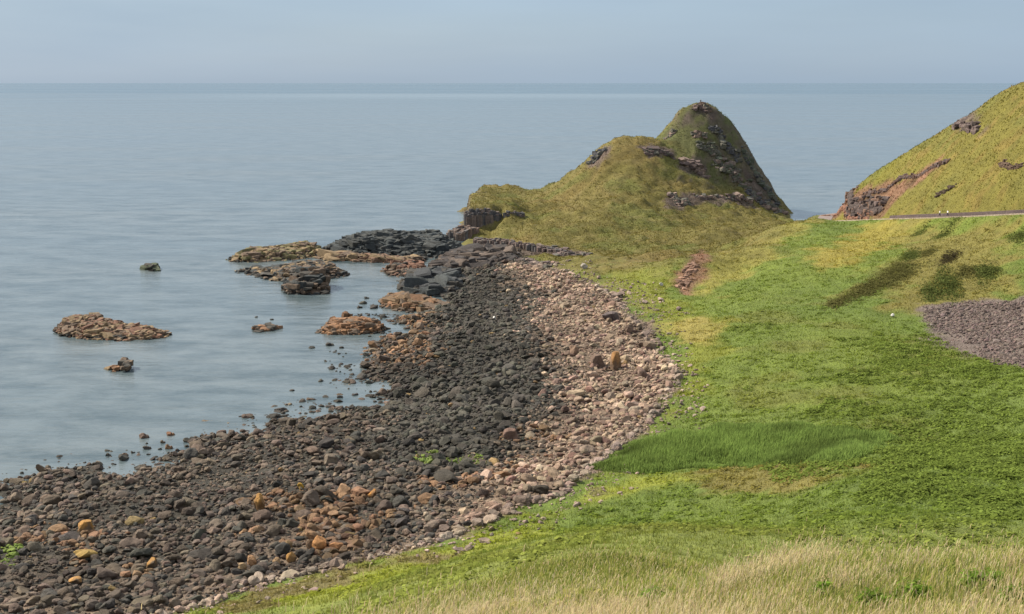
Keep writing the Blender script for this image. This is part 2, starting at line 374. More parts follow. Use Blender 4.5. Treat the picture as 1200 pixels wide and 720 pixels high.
# ------------------------------------------------------------------ sea
m, nt, o_ = new_mat('sea_water')
tc_ = N(nt, 'ShaderNodeTexCoord')
def noise_at(sx, sy, scale, detail=4.0, rough=.6):
    mp_ = N(nt, 'ShaderNodeMapping'); mp_.inputs['Scale'].default_value = (sx, sy, 1); mp_.inputs['Rotation'].default_value = (0, 0, R(7))
    n = N(nt, 'ShaderNodeTexNoise', Scale=scale, Detail=detail, Roughness=rough)
    nt.links.new(tc_.outputs['Object'], mp_.inputs['Vector']); nt.links.new(mp_.outputs['Vector'], n.inputs['Vector']); return n.outputs['Fac']
slick = noise_at(.25, 1.0, .012, 5.0); far_band = noise_at(.12, 1.0, .0006, 3.0); rip = noise_at(.6, 1.0, .45, 6.0, .7); swell = noise_at(.45, 1.0, .12, 5.0, .6)
def rng_(s, a, b, lo, hi):
    r = N(nt, 'ShaderNodeMapRange', **{'From Min': a, 'From Max': b, 'To Min': lo, 'To Max': hi}); nt.links.new(s, r.inputs['Value']); return r.outputs['Result']
sep = N(nt, 'ShaderNodeSeparateXYZ'); nt.links.new(tc_.outputs['Object'], sep.inputs[0])
mott = noise_at(.5, 1.0, .11, 8.0, .75)
c = mixrgb(nt, 'MIX', rng_(slick, .35, .65, 0, 1), (.084,.110,.118), (.106,.127,.132))
c = mixrgb(nt, 'MIX', rng_(mott, .42, .62, 0, .9), c, (.036,.058,.068))
off = rng_(sep.outputs['Y'], 1200, 7000, 0, 1)                # deeper, wind-ruffled water far out
fb = N(nt, 'ShaderNodeMath', operation='MULTIPLY'); nt.links.new(off, fb.inputs[0]); nt.links.new(rng_(far_band, .36, .56, .35, 1), fb.inputs[1])
c = mixrgb(nt, 'MIX', fb.outputs[0], c, (.030,.070,.100))
b1 = N(nt, 'ShaderNodeBump', Strength=.22, Distance=.5); nt.links.new(rip, b1.inputs['Height'])
b2 = N(nt, 'ShaderNodeBump', Strength=.16, Distance=2.5); nt.links.new(swell, b2.inputs['Height']); nt.links.new(b1.outputs['Normal'], b2.inputs['Normal'])
p = N(nt, 'ShaderNodeBsdfPrincipled', IOR=1.333)
nt.links.new(c, p.inputs['Base Color']); nt.links.new(rng_(slick, .35, .65, .12, .20), p.inputs['Roughness']); nt.links.new(b2.outputs['Normal'], p.inputs['Normal'])
sp = N(nt, 'ShaderNodeMath', operation='MULTIPLY'); nt.links.new(rng_(mott, .4, .62, .56, .27), sp.inputs[0])
sq = N(nt, 'ShaderNodeMath', operation='MULTIPLY_ADD'); nt.links.new(fb.outputs[0], sq.inputs[0]); sq.inputs[1].default_value = -.75; sq.inputs[2].default_value = 1.0
calm = N(nt, 'ShaderNodeMath', operation='MULTIPLY')             # a long calm slick a few kilometres out
nt.links.new(rng_(sep.outputs['Y'], 3700, 4500, 0, 1), calm.inputs[0]); nt.links.new(rng_(sep.outputs['Y'], 5200, 6000, 1, 0), calm.inputs[1])
cx1 = N(nt, 'ShaderNodeMath', operation='MULTIPLY'); nt.links.new(rng_(sep.outputs['X'], -1500, -700, 0, 1), cx1.inputs[0]); nt.links.new(rng_(sep.outputs['X'], 500, 1200, 1, 0), cx1.inputs[1])
cm = N(nt, 'ShaderNodeMath', operation='MULTIPLY'); nt.links.new(calm.outputs[0], cm.inputs[0]); nt.links.new(cx1.outputs[0], cm.inputs[1])
ad = N(nt, 'ShaderNodeMath', operation='MULTIPLY_ADD'); nt.links.new(cm.outputs[0], ad.inputs[0]); ad.inputs[1].default_value = .25; nt.links.new(sq.outputs[0], ad.inputs[2])
nt.links.new(ad.outputs[0], sp.inputs[1]); cm2 = N(nt, 'ShaderNodeMath', operation='MULTIPLY'); nt.links.new(cm.outputs[0], cm2.inputs[0]); cm2.inputs[1].default_value = .3
nt.links.new(mixrgb(nt, 'MIX', cm2.outputs[0], c, (.20,.245,.265)), p.inputs['Base Color']); nt.links.new(sp.outputs[0], p.inputs['Specular IOR Level'])
nt.links.new(p.outputs['BSDF'], o_.inputs['Surface']); M_SEA = m
B = 90000
sea = mesh_np('sea', [(-B,-300,0),(B,-300,0),(B,B,0),(-B,B,0)], [[[0,1,2,3]]], None, M_SEA)
tag(sea, 'calm blue grey sea reaching to the horizon', None, None, 'structure')

#@@PART2
# ------------------------------------------------------------------ rock shapes
def rock_mat(name, bump=0.8, s=1.6, var=.35, rough=.85):
    m, nt, o = new_mat(name)
    at = N(nt, 'ShaderNodeAttribute', attribute_name='Col'); geo = N(nt, 'ShaderNodeNewGeometry')
    n1 = N(nt, 'ShaderNodeTexNoise', Scale=s, Detail=7.0, Roughness=.65); n2 = N(nt, 'ShaderNodeTexNoise', Scale=s * 5, Detail=4.0, Roughness=.7)
    for n in (n1, n2): nt.links.new(geo.outputs['Position'], n.inputs['Vector'])
    r1 = N(nt, 'ShaderNodeMapRange', **{'From Min': .3, 'From Max': .7, 'To Min': 1 - var, 'To Max': 1 + var}); nt.links.new(n1.outputs['Fac'], r1.inputs['Value'])
    c = mixrgb(nt, 'MULTIPLY', 1.0, at.outputs['Color'], r1.outputs['Result'])
    r2 = N(nt, 'ShaderNodeMapRange', **{'From Min': .55, 'From Max': .72, 'To Min': 0., 'To Max': .45}); nt.links.new(n2.outputs['Fac'], r2.inputs['Value'])
    c2 = mixrgb(nt, 'MULTIPLY', 1.0, c, (1.5, 1.45, 1.35)); c = mixrgb(nt, 'MIX', r2.outputs['Result'], c, c2)
    b = N(nt, 'ShaderNodeBump', Strength=bump, Distance=.25); nt.links.new(n2.outputs['Fac'], b.inputs['Height'])
    p = N(nt, 'ShaderNodeBsdfPrincipled', Roughness=rough); p.inputs['Specular IOR Level'].default_value = .25
    nt.links.new(c, p.inputs['Base Color']); nt.links.new(b.outputs['Normal'], p.inputs['Normal']); nt.links.new(p.outputs['BSDF'], o.inputs['Surface'])
    return m
M_ROCK = rock_mat('basalt')
def make_protos(n, sub, seed, rough=.16, cuts=8):
    r = np.random.default_rng(seed); out = []
    bm = bmesh.new(); bmesh.ops.create_icosphere(bm, subdivisions=sub, radius=1); bm.verts.ensure_lookup_table()
    base = np.array([v.co[:] for v in bm.verts]); F_ = np.array([[v.index for v in f.verts] for f in bm.faces]); bm.free()
    for i in range(n):
        P = base.copy()
        for _ in range(cuts):
            d = r.normal(size=3); d /= np.linalg.norm(d); lim = r.uniform(.5, .88); q = P @ d
            P -= np.outer(np.maximum(q - lim, 0), d)
        P *= 1 + rough * (vnoise(P[:, 0] * 2 + i * 9, P[:, 1] * 2 + P[:, 2] * 1.7, i))[:, None] * 1.6
        out.append(P / np.abs(P).max())
    return np.array(out), F_
PR_S, FC_S = make_protos(14, 1, 1); PR_M, FC_M = make_protos(14, 2, 2); PR_L, FC_L = make_protos(10, 3, 3, .2, 11)
PR_B = []
for i_, P_ in enumerate(make_protos(12, 2, 9, .05, 3)[0]):
    for ax_ in range(3):
        a_ = .58 + .1 * math.sin(i_ * 3 + ax_); P_[:, ax_] = np.clip(P_[:, ax_], -a_, a_ * .95)
    P_ = P_ * (1 + .14 * vnoise(P_[:, 0] * 3 + i_ * 7, P_[:, 1] * 3 + P_[:, 2] * 2.3, i_))[:, None]; PR_B.append(P_ / np.abs(P_).max())
PR_B = np.array(PR_B)
def rotz_tilt(n, tilt):
    a = rng.uniform(0, 2 * np.pi, n); b = rng.normal(0, tilt, n); c_ = rng.normal(0, tilt, n)
    ca, sa, cb, sb, cc, sc = np.cos(a), np.sin(a), np.cos(b), np.sin(b), np.cos(c_), np.sin(c_)
    z, o = np.zeros(n), np.ones(n)
    Rz = np.stack([ca, -sa, z, sa, ca, z, z, z, o], -1).reshape(n, 3, 3); Rx = np.stack([o, z, z, z, cb, -sb, z, sb, cb], -1).reshape(n, 3, 3)
    Ry = np.stack([cc, z, sc, z, o, z, -sc, z, cc], -1).reshape(n, 3, 3); return Rz @ Rx @ Ry
def rocks(cen, scl, colr, level='M', tilt=.3):
    pr, fc = {'S': (PR_S, FC_S), 'M': (PR_M, FC_M), 'L': (PR_L, FC_L), 'B': (PR_B, FC_M)}[level]
    n = len(cen); k_ = rng.integers(0, len(pr), n)
    V = np.einsum('nij,nvj->nvi', rotz_tilt(n, tilt), pr[k_] * np.asarray(scl)[:, None, :]) + np.asarray(cen)[:, None, :]
    nv = pr.shape[1]; F_ = (fc[None] + (np.arange(n) * nv)[:, None, None]).reshape(-1, 3)
    return V.reshape(-1, 3), F_, np.repeat(np.asarray(colr), nv, 0)
def join(parts):
    V, F_, Cc, off = [], [], [], 0
    for v, f, c_ in parts:
        V.append(v); F_.append(np.asarray(f) + off); Cc.append(c_); off += len(v)
    return np.concatenate(V), np.concatenate(F_), np.concatenate(Cc)
def jitter(c_, n, a=.25): return np.clip(np.asarray(c_)[None] * rng.uniform(1 - a, 1 + a, (n, 1)) * rng.uniform(.94, 1.06, (n, 3)), .005, .8)

# ------------------------------------------------------------------ boulder beach
Z_SHADE = GP((440,326),(560,318),(600,322),(622,350),(632,395),(650,440),(655,468),(628,490),(610,510),(600,545),(540,556),(480,548),(440,520),(450,480),(490,440),(520,400),(505,365))  # cloud shadow over the middle beach, put into the boulder colours
Z_PALE = GP((596,312),(640,314),(700,328),(745,368),(800,432),(806,450),(766,498),(694,556),(604,598),(560,606),(540,600),(560,576),(600,556),(618,512),(640,488),(664,468),(652,430),(636,390),(624,346))
Z_ORANGE = [GP((315,575),(410,575),(440,610),(400,650),(330,640)), GP((500,566),(560,560),(580,585),(520,600)), GP((600,505),(640,505),(640,535),(600,540)), GP((430,372),(500,372),(500,432),(430,425)), GP((60,615),(130,605),(135,665),(60,665))]
Z_ALGAE = GP((488,531),(508,531),(512,545),(490,545)), GP((525,536),(566,534),(572,544),(530,548)), GP((0,646),(24,644),(22,668),(0,672))
n = 225000
bx = rng.uniform(-75, 62, n); by = rng.uniform(86, 402, n)
uu = 600 + F * bx / (by * CP)                                # rough bearing, only to skip boulders far outside the view
keep = (uu > -330) & (uu < 840)
bx, by = bx[keep], by[keep]
z0 = HH(bx, by); sb = sdf(bx, by, BEACH); nz = fbm(bx, by, 6, 3, 77); nf_ = fbm(bx, by, 16, 3, 78)
pk = np.where(z0 > .25, 1.0, np.maximum(ss(-.75, .35, z0 + nz * .9), .2 * ss(-1.7, -.3, z0 + nz * 2.6))) * np.where(sb > 0, 1, ss(-8, 0, sb + nf_ * 9) * .34)
pk *= np.where((sb > -1) & (z0 > 3.1), .95, .8)
keep = (rng.uniform(0, 1, len(bx)) < pk) & (z0 > -1.5) & (by < 372)
bx, by, z0, nz = bx[keep], by[keep], z0[keep], nz[keep]
dark, pale = sdf(bx, by, Z_SHADE), sdf(bx, by, Z_PALE)
dia = np.clip(rng.lognormal(math.log(.48), .58, len(bx)), .24, 2.4)
dia = np.where(pale > 0, dia * .86, dia) * (1 + nz * .5)
cc = jitter(C_BROWN, len(bx), .38)
cc = np.where((rng.uniform(0, 1, len(bx)) < .3)[:, None], jitter(col(78,74,68), len(bx)), cc)
cc = np.where((dark + nz * 9 + rng.normal(0, 2.2, len(bx)) > 0)[:, None], jitter(C_ROCKD, len(bx), .25), cc)  # shadowed zone drawn as darker stone colour, edge blended
pm = pale + nz * 7 + rng.normal(0, 2.2, len(bx)) > 0
cc = np.where(pm[:, None], jitter(C_PALE, len(bx), .3), cc)
cc = np.where((pm & (rng.uniform(0, 1, len(bx)) < .25))[:, None], jitter(col(146,118,104), len(bx), .3), cc)
sbk = sb[keep]
for iz, P in enumerate(Z_ORANGE):
    s = sdf(bx, by, P); mm = (s + nz * 8 > 0) & (rng.uniform(0, 1, len(bx)) < (.72 if iz == 0 else .45)); cc = np.where(mm[:, None], jitter(col(148,116,88), len(bx), .3), cc)
alg = np.zeros(len(bx), bool)
for P in Z_ALGAE: alg |= sdf(bx, by, P) + nz > 0
cc = np.where(alg[:, None], jitter(col(122,140,62), len(bx), .18), cc)
cc = np.where((sbk < 1.5)[:, None] & (z0 > 2.5)[:, None], jitter(col(170,150,134), len(bx), .3), cc)
dia = np.where(alg | ((sbk < 0) & (z0 > 2.5)), dia * .6, dia)
cc = np.where((rng.uniform(0, 1, len(bx)) < .004)[:, None], jitter(col(156,130,88), len(bx), .2), cc)
scl = np.stack([dia * .5 * rng.uniform(.9, 1.35, len(bx)), dia * .5 * rng.uniform(.75, 1.1, len(bx)), dia * .5 * rng.uniform(.42, .8, len(bx))], -1)
scl[:, 2] = np.where(z0 < .1, np.maximum(scl[:, 2], .06 - z0 * .55), scl[:, 2])
cc = np.clip(cc * (1 + fbm(bx, by, 9, 3, 55) * .75)[:, None], .01, .6)
cen = np.stack([bx, by, HH(bx, by) + scl[:, 2] * rng.uniform(.15, .75, len(bx))], -1)
dist = np.hypot(bx, by)
inview = (600 + F * bx / (by * CP + (CAM_Z - z0) * SP) > 5) & (np.abs(bx) < 200)
big = np.argsort(np.where(inview & (by > 98), -dia / dist, 0))[:225]
mass = np.ones(len(bx), bool); mass[big] = False
nearm = mass & (dist < 215); farm = mass & (dist >= 215)
SH = [tuple(float(q) for q in at_level(u, v, 0.0)[:2]) for u, v in [(20,562),(70,536),(120,522),(200,512),(235,532),(300,508),(340,488),(372,456),(382,420),(395,398),(430,352),(470,372),(480,400),(465,430),(462,462),(425,490),(350,520),(290,540),(230,556),(100,560),(30,585)]]
A = np.array(SH); sx = rng.uniform(A[:, 0].min(), A[:, 0].max(), 9000); sy = rng.uniform(A[:, 1].min(), A[:, 1].max(), 9000)
cl = fbm(sx, sy, 5, 3, 66); mk = (sdf(sx, sy, SH) > 0) & (HH(sx, sy) < .15) & (rng.uniform(0, 1, 9000) < .03 + .5 * ss(.12, .45, cl)); sx, sy = sx[mk], sy[mk]
sr = .26 * rng.lognormal(0, .5, len(sx)); shal = rocks(np.c_[sx, sy, sr * rng.uniform(-.25, .2, len(sx))], np.stack([sr * 1.35, sr, sr * .62], -1), jitter(col(74,68,60), len(sx), .3), 'M')
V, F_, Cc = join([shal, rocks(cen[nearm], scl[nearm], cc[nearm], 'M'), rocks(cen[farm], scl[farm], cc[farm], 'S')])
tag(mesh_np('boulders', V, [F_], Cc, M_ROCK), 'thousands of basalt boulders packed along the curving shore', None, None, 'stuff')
for i in big:
    v, f, c_ = rocks(np.zeros((1, 3)), scl[i:i + 1], cc[i:i + 1], 'L')
    o = mesh_np('boulder', v, [f], c_, M_ROCK); o.location = cen[i]
    if alg[i]: t = ('boulder coated in bright green seaweed on the beach', 'algae covered boulders')
    elif pm[i]: t = ('large pale pinkish boulder on the dry upper beach beside the meadow', 'large pale boulders of the upper beach')
    elif z0[i] < .35: t = ('large wet dark boulder at the water\'s edge of the beach', 'large boulders along the waterline')
    elif cc[i][0] > cc[i][2] * 1.9: t = ('large orange lichen covered boulder among brown boulders of the beach', 'large lichen boulders of the beach')
    elif dark[i] > 0: t = ('large boulder coloured blackish as if under cloud shadow in the middle of the beach', 'large shadow coloured boulders of the middle beach')
    else: t = ('large brown basalt boulder among packed boulders of the near beach', 'large brown boulders of the near beach')
    tag(o, t[0], 'boulder', t[1])
def special(u, v, w, h, c_, label, lichen=None):
    x, y = G(u, v + h * .3); d = math.hypot(x, y); px = d / F * 1.02
    s = np.array([[w * px * .5, w * px * .45, h * px * (.62 if w > 7 else .42)]]); vv_, f, cl_ = rocks(np.zeros((1, 3)), s, np.array([c_]), 'L', .15)
    if lichen is not None:
        mlt = ss(.1, .6, vv_[:, 2] / s[0, 2] + vnoise(vv_[:, 0] * 3, vv_[:, 1] * 3, 5) * 1.2)[:, None]; cl_ = cl_ * (1 - mlt) + np.asarray(lichen)[None] * mlt
    o = mesh_np('boulder', vv_, [f], cl_, M_ROCK); o.location = (x, y, HH(np.array([x]), np.array([y]))[0] + s[0, 2] * .5 + .15)
    tag(o, label, 'boulder')
OR = col(196,148,84)
special(306, 596, 19, 22, col(150,116,80), 'bright orange lichen covered upright boulder standing alone in the dark beach', OR)
special(353, 574, 9, 9, col(190,150,60), 'small yellow boulder beyond the bright orange upright boulder')
special(437, 581, 15, 13, col(140,108,80), 'orange brown boulder at the inner edge of the dark beach', col(190,134,66))
special(374, 637, 26, 16, col(190,138,88), 'rounded tan orange boulder, larger of a touching pair by the grass')
special(393, 641, 20, 12, col(186,134,90), 'flatter tan orange boulder, smaller of a touching pair by the grass')
special(342, 653, 16, 12, col(180,142,96), 'tan boulder with orange top, highest of the row above the grass edge', OR)
special(325, 660, 16, 11, col(172,140,104), 'tan boulder between grey boulder and orange topped one in the row')
special(308, 664, 20, 12, col(150,140,126), 'grey flat boulder in the row above the grass edge')
special(295, 660, 14, 12, col(180,140,102), 'pinkish tan boulder left of the grey flat boulder')
special(283, 668, 16, 10, col(178,150,112), 'pale tan boulder at the left end of the row above the grass')
special(178, 661, 20, 14, col(120,104,86), 'brown boulder with an orange cap low in the near beach', OR)
special(103, 621, 26, 16, col(130,110,90), 'wide knobbly boulder crusted with orange lichen near the left shore', OR)
special(98, 652, 40, 10, col(120,104,86), 'long low boulder ridge crusted with yellow lichen near the left shore', col(176,146,84))
special(88, 681, 18, 9, col(130,108,86), 'low brown boulder with ochre lichen near the bottom left', OR)
special(721, 425, 22, 24, col(136,112,92), 'tall brown boulder with orange lichen top on the pale upper beach', col(172,128,80))
special(701, 424, 24, 18, col(132,110,96), 'brown angular boulder beside the tall orange topped boulder')
special(752, 440, 20, 12, col(130,108,96), 'dark brown boulder on pale stones near the meadow edge')
special(717, 372, 26, 11, col(110,98,96), 'dark grey long boulder at the top of the pale stones')
special(738, 387, 14, 10, col(140,118,104), 'isolated brown boulder lying in grass beside the pale stones')
special(672, 412, 18, 14, col(160,132,112), 'rounded pinkish boulder in the middle of pale stones')
special(579, 371, 6, 6, col(235,232,225), 'small white stone in the dark beach')
special(684, 318, 12, 7, col(190,180,165), 'pale boulder in the grass at the foot of the headland')
special(775, 333, 5, 6, col(225,220,210), 'small white rock in the grass left of the bare earth bank')
special(1046, 368, 6, 5, col(225,222,215), 'small white rock in the meadow left of the scree patch')

# ------------------------------------------------------------------ rocks standing in the sea
def islet(name, label, cat, poly, height, cols, size, n, base=None, tops=None, group=None):
    P = [tuple(float(q) for q in at_level(u, v, 0.0)[:2]) for u, v in poly]; A = np.array(P)
    lo, hi = A.min(0), A.max(0); X, Y, ed = [], [], []
    while len(X) < n:
        x = rng.uniform(lo[0], hi[0], 400); y = rng.uniform(lo[1], hi[1], 400); s = sdf(x, y, P); mk = s > -.1
        X += list(x[mk]); Y += list(y[mk]); ed += list(s[mk])
    X, Y, ed = np.array(X[:n]), np.array(Y[:n]), np.array(ed[:n]); em = max(ed.max(), .1)
    top = height * ss(-.05, .55, ed / em) * (1 + 1.1 * fbm(X, Y, max(em * 1.2, 1.5), 3, len(poly) + n))
    if tops is not None:
        for (u, v, r_, hh) in tops:
            q = at_level(u, v, 0.0); top = top + hh * np.exp(-((X - q[0]) ** 2 + ((Y - q[1]) * .6) ** 2) / r_ ** 2)
    sz = size * rng.lognormal(0, .32, n) * (.5 + .5 * ss(0, .4, ed / em))
    S = np.stack([sz * rng.uniform(.8, 1.5, n), sz * rng.uniform(.7, 1.2, n), sz * rng.uniform(.45, .8, n)], -1)
    Cc = np.array(cols)[rng.integers(0, len(cols), n)] * rng.uniform(.75, 1.25, (n, 1))
    Cc = np.where((top < height * .3)[:, None] & (rng.uniform(0, 1, n) < .5)[:, None], col(52,50,46)[None], Cc)
    ce = np.stack([X, Y, top - S[:, 2] * .55], -1); c0 = np.array([A[:, 0].mean(), A[:, 1].mean(), 0])
    parts = [rocks(ce - c0, S, Cc, 'B', .2)]
    n2_ = max(4, n // 5); i2 = rng.integers(0, n, n2_); s2 = size * 2.0 * (.35 + .65 * ss(0, .5, ed[i2] / em)) * rng.uniform(.7, 1.3, n2_)   # larger fractured blocks
    S2 = np.stack([s2 * rng.uniform(.8, 1.5, n2_), s2 * rng.uniform(.7, 1.1, n2_), s2 * rng.uniform(.35, .6, n2_)], -1)
    parts.append(rocks(np.stack([X[i2], Y[i2], top[i2] - S2[:, 2] * .6], -1) - c0, S2, np.array(cols)[rng.integers(0, len(cols), n2_)] * rng.uniform(.75, 1.15, (n2_, 1)), 'B', .14))
    nb = max(5, n // 12); ib = rng.integers(0, n, nb)          # the mass under the blocks
    hb = np.maximum(top[ib], .3); sb_ = np.stack([np.maximum(ed[ib], .4) * 1.1, np.maximum(ed[ib], .4) * .9, hb * .8 + .3], -1)
    parts.append(rocks(np.stack([X[ib], Y[ib], -np.ones(nb) * .3], -1) - c0, sb_, np.array(cols)[rng.integers(0, len(cols), nb)] * rng.uniform(.7, 1.0, (nb, 1)), 'M', .05))
    v, f, c_ = join(parts); o = mesh_np(name, v, [f], c_, M_ROCK); o.location = c0
    tag(o, label, cat, group); return o
DK, BR, OG, TN, BL = col(86,82,76), col(120,102,86), col(148,112,84), col(150,128,98), col(74,78,78)
islet('sea_rock', 'largest low bouldery islet standing alone in the bay', 'sea rock', [(62,389),(78,379),(130,380),(165,383),(195,388),(203,393),(185,398),(140,400),(95,398),(72,394)], 1.5, [BR, TN, col(134,112,90), col(140,104,84)], .62, 760, tops=[(85,386,4,.7)])
islet('sea_rock', 'small dark rock alone farthest out in the bay', 'sea rock', [(169,316),(178,312),(187,315),(184,318),(173,318)], 1.1, [DK, col(84,92,70)], .8, 24)
islet('sea_rock', 'small two part rock of tan and dark stone near the big islet', 'sea rock', [(128,432),(136,430),(140,434),(134,436)], .7, [OG, TN], .45, 18)
islet('sea_rock', 'dark rounded rock touching the small tan rock near the big islet', 'sea rock', [(140,433),(144,428),(151,430),(151,436),(143,437)], 1.0, [DK, BR], .55, 16)
islet('sea_rock', 'thin orange sliver of rock between the big islet and beach', 'sea rock', [(294,386),(305,383),(325,383),(330,386),(315,389),(300,389)], .55, [OG, BR, DK], .5, 40)
islet('sea_rock', 'flat orange rock islet close to the beach', 'sea rock', [(371,390),(382,381),(410,379),(440,380),(456,385),(450,391),(415,393),(385,393)], 1.2, [OG, col(156,118,86), BR], .6, 320)
islet('sea_rock', 'small orange stone just behind the flat orange islet', 'sea rock', [(400,374),(405,370),(410,372),(409,376)], .8, [OG], .5, 10)
islet('sea_rock', 'dark block of rock with a raised knob in front of the reef', 'sea rock', [(332,340),(338,333),(352,331),(370,331),(384,336),(385,345),(360,346),(335,345)], 2.1, [DK, BR, BL], 1.0, 150, tops=[(368,336,3.5,2.2)])
islet('reef', 'dark middle reef of layered rock lying in the water behind the block', 'reef', [(270,319),(290,314),(320,315),(350,310),(385,312),(400,318),(412,322),(398,326),(370,328),(330,331),(312,328),(290,322)], 1.4, [DK, BR, TN, BL], .75, 560, tops=[(365,318,9,1.1)])
islet('reef', 'low tan pointed reef reaching farthest left into the sea', 'reef', [(263,305),(280,299),(310,294),(350,293),(378,291),(382,300),(345,305),(300,308),(275,308)], 2.0, [TN, BR, col(128,120,84)], .85, 520)
islet('reef', 'long black weed covered reef joined to the foot of the headland', 'reef', [(374,294),(395,286),(440,285),(480,286),(530,285),(545,292),(540,302),(500,303),(440,301),(400,300)], 3.3, [BL, col(66,72,74), col(80,82,80)], 1.1, 900, tops=[(425,290,14,.9)])
islet('reef', 'flat pinkish brown rock shelf in front of the black reef', 'reef', [(372,300),(420,300),(470,302),(500,303),(498,308),(440,308),(380,306)], .9, [col(136,106,86), TN, BR], 1.2, 170)
islet('rock_ledge', 'short reddish brown ledge jutting into the inlet', 'rock ledge', [(448,316),(460,311),(490,312),(505,318),(495,324),(452,324)], 1.6, [col(132,98,80), BR, DK], .75, 130)
islet('rock_ledge', 'smooth dark ledge sloping into the inlet below the headland', 'rock ledge', [(467,338),(480,328),(510,324),(545,326),(548,342),(520,350),(490,347),(474,343)], 2.2, [BL, DK, col(72,74,76)], 1.4, 210)
islet('rock_ledge', 'brown and orange ledge at the water\'s edge below the dark ledge', 'rock ledge', [(444,352),(462,346),(490,349),(520,356),(540,364),(500,368),(465,366),(448,360)], 1.2, [BR, OG, col(128,104,78)], .9, 210)
islet('rock_ledge', 'layered dark brown rocks at the foot of the headland cliff', 'rock ledge', [(500,318),(505,308),(535,298),(560,297),(600,302),(625,312),(600,318),(560,322),(520,324)], 2.6, [col(92,82,76), col(78,72,70), col(112,98,88)], 1.5, 330)
STONES = [(365,408,7),(386,405,10),(400,408,6),(388,432,10),(387,477,10),(407,449,8),(440,423,9),(425,443,18),(432,449,10),(432,428,6),(420,361,8),(425,356,9),(437,361,12),(429,350,6),(448,372,9),(445,381,7),(365,479,10),(352,477,5),(342,458,6),(375,447,7),(398,466,7),(416,463,7),(395,490,12),(412,478,8),(340,500,6),(452,386,8),(462,380,6),(318,375,5),(300,372,4)]
for u, v, w in STONES:
    px = (CAM_Z / math.tan(PITCH + math.atan((v - 360) / F))) / F
    x, y, _ = at_level(u, v, 0.0); s = w * px * .62
    vv_, f, c_ = rocks(np.zeros((2, 3)) + [[0, 0, 0], [s * .5, .2 * s, -.05]], np.array([[s, s * .8, s * .5], [s * .6, s * .5, s * .35]]), jitter(DK * .85, 2), 'M')
    o = mesh_np('stone', vv_, [f], c_, M_ROCK); o.location = (x, y, s * .1)
    tag(o, 'small dark stone awash in the shallows off the middle beach', 'stone', 'dark stones awash off the middle beach')
for u, v, w, h, c_ in [(168,511,18,9,BR),(199,509,14,6,OG),(197,524,12,9,OG),(172,525,13,6,DK),(187,526,7,4,DK),(207,528,9,5,DK),(218,523,9,4,DK),(190,518,8,6,BR),(126,533,9,5,DK),(146,533,11,5,BR),(155,530,7,5,DK),(50,551,26,10,BR),(36,568,9,5,DK),(57,562,4,3,DK),(70,572,8,5,BR),(60,580,12,6,BR),(188,538,5,3,DK),(238,542,16,8,DK),(225,545,9,6,DK),(262,552,12,7,BR)]:
    px = (CAM_Z / math.tan(PITCH + math.atan((v - 360) / F))) / F
    x, y, _ = at_level(u, v + h * .2, 0.0); vv_, f, cl_ = rocks(np.array([[0, 0, 0], [w * px * .25, .1, -.1]]), np.array([[w * px * .42, w * px * .35, h * px * .55], [w * px * .3, w * px * .25, h * px * .4]]), jitter(c_, 2, .1), 'L')
    o = mesh_np('stone', vv_, [f], cl_, M_ROCK); o.location = (x, y, h * px * .12)
    if c_ is OG: t = 'tan orange stone in the small cluster off the near beach'
    elif 150 < u < 230 and v < 532: t = 'dark stone in the small cluster off the near beach'
    elif u == 50: t = 'long dark brown rock lying in water off the left shore'
    else: t = 'dark stone awash at the edge of the near beach'
    tag(o, t, 'stone', 'stones in the shallows off the near beach')

# ------------------------------------------------------------------ cliffs and outcrops
def columns(name, label, a, b, depth, base, top, n, r_, cols):
    """a stepped face of upright basalt columns from a to b"""
    a, b = np.array(a), np.array(b); d = (b - a); Ln = np.hypot(*d); d = d / Ln; nrm = np.array([-d[1], d[0]]); parts = []
    for i in range(n):
        t = rng.uniform(0, 1); w = rng.uniform(0, 1); p_ = a + d * Ln * t + nrm * depth * w; r = r_ * rng.uniform(.7, 1.3)
        zt = base + (np.interp(t, np.linspace(0, 1, len(top)), top) - base) * (.76 + .24 * w) * rng.uniform(.86, 1.04); zb = base - 2.5
        ang = np.linspace(0, 2 * np.pi, 7)[:6] + rng.uniform(0, 1); nz_ = 4; vs_ = []
        for k_ in range(nz_ + 1):
            zz = zb + (zt - zb) * k_ / nz_; rr_ = r * (rng.uniform(.86, 1.1)); ox, oy = rng.normal(0, r * .09, 2)
            vs_ += [(p_[0] + ox + rr_ * math.cos(q), p_[1] + oy + rr_ * math.sin(q), zz + (rng.normal(0, .12) if k_ == nz_ else 0)) for q in ang]
        vs_.append((p_[0], p_[1], zt + .1)); f = []
        for k_ in range(nz_):
            for j in range(6):
                q0, q1, q2, q3 = k_ * 6 + j, k_ * 6 + (j + 1) % 6, (k_ + 1) * 6 + (j + 1) % 6, (k_ + 1) * 6 + j; f += [(q0, q1, q2), (q0, q2, q3)]
        f += [(nz_ * 6 + j, nz_ * 6 + (j + 1) % 6, len(vs_) - 1) for j in range(6)]
        parts.append((np.array(vs_), np.array(f), np.tile(np.array(cols[rng.integers(0, len(cols))]) * rng.uniform(.8, 1.2), (len(vs_), 1))))
    v, f, c_ = join(parts); c0 = np.array([*(a + b) / 2, base]); o = mesh_np(name, v - c0, [f], c_, M_ROCK); o.location = c0; tag(o, label, 'cliff'); return o
def xy(u, v, y): p_ = at_depth(u, v, y); return (float(p_[0]), float(p_[1]))
CG, CB, CV = col(108,104,104), col(130,116,108), col(90,90,94)
columns('basalt_cliff', 'dark columnar cliff face at the left tip of the headland', xy(546,270,403), xy(586,270,405), 1.6, 1.5, [8.7, 9.2, 9.3, 8.4], 165, .62, [CB, CG, CV])
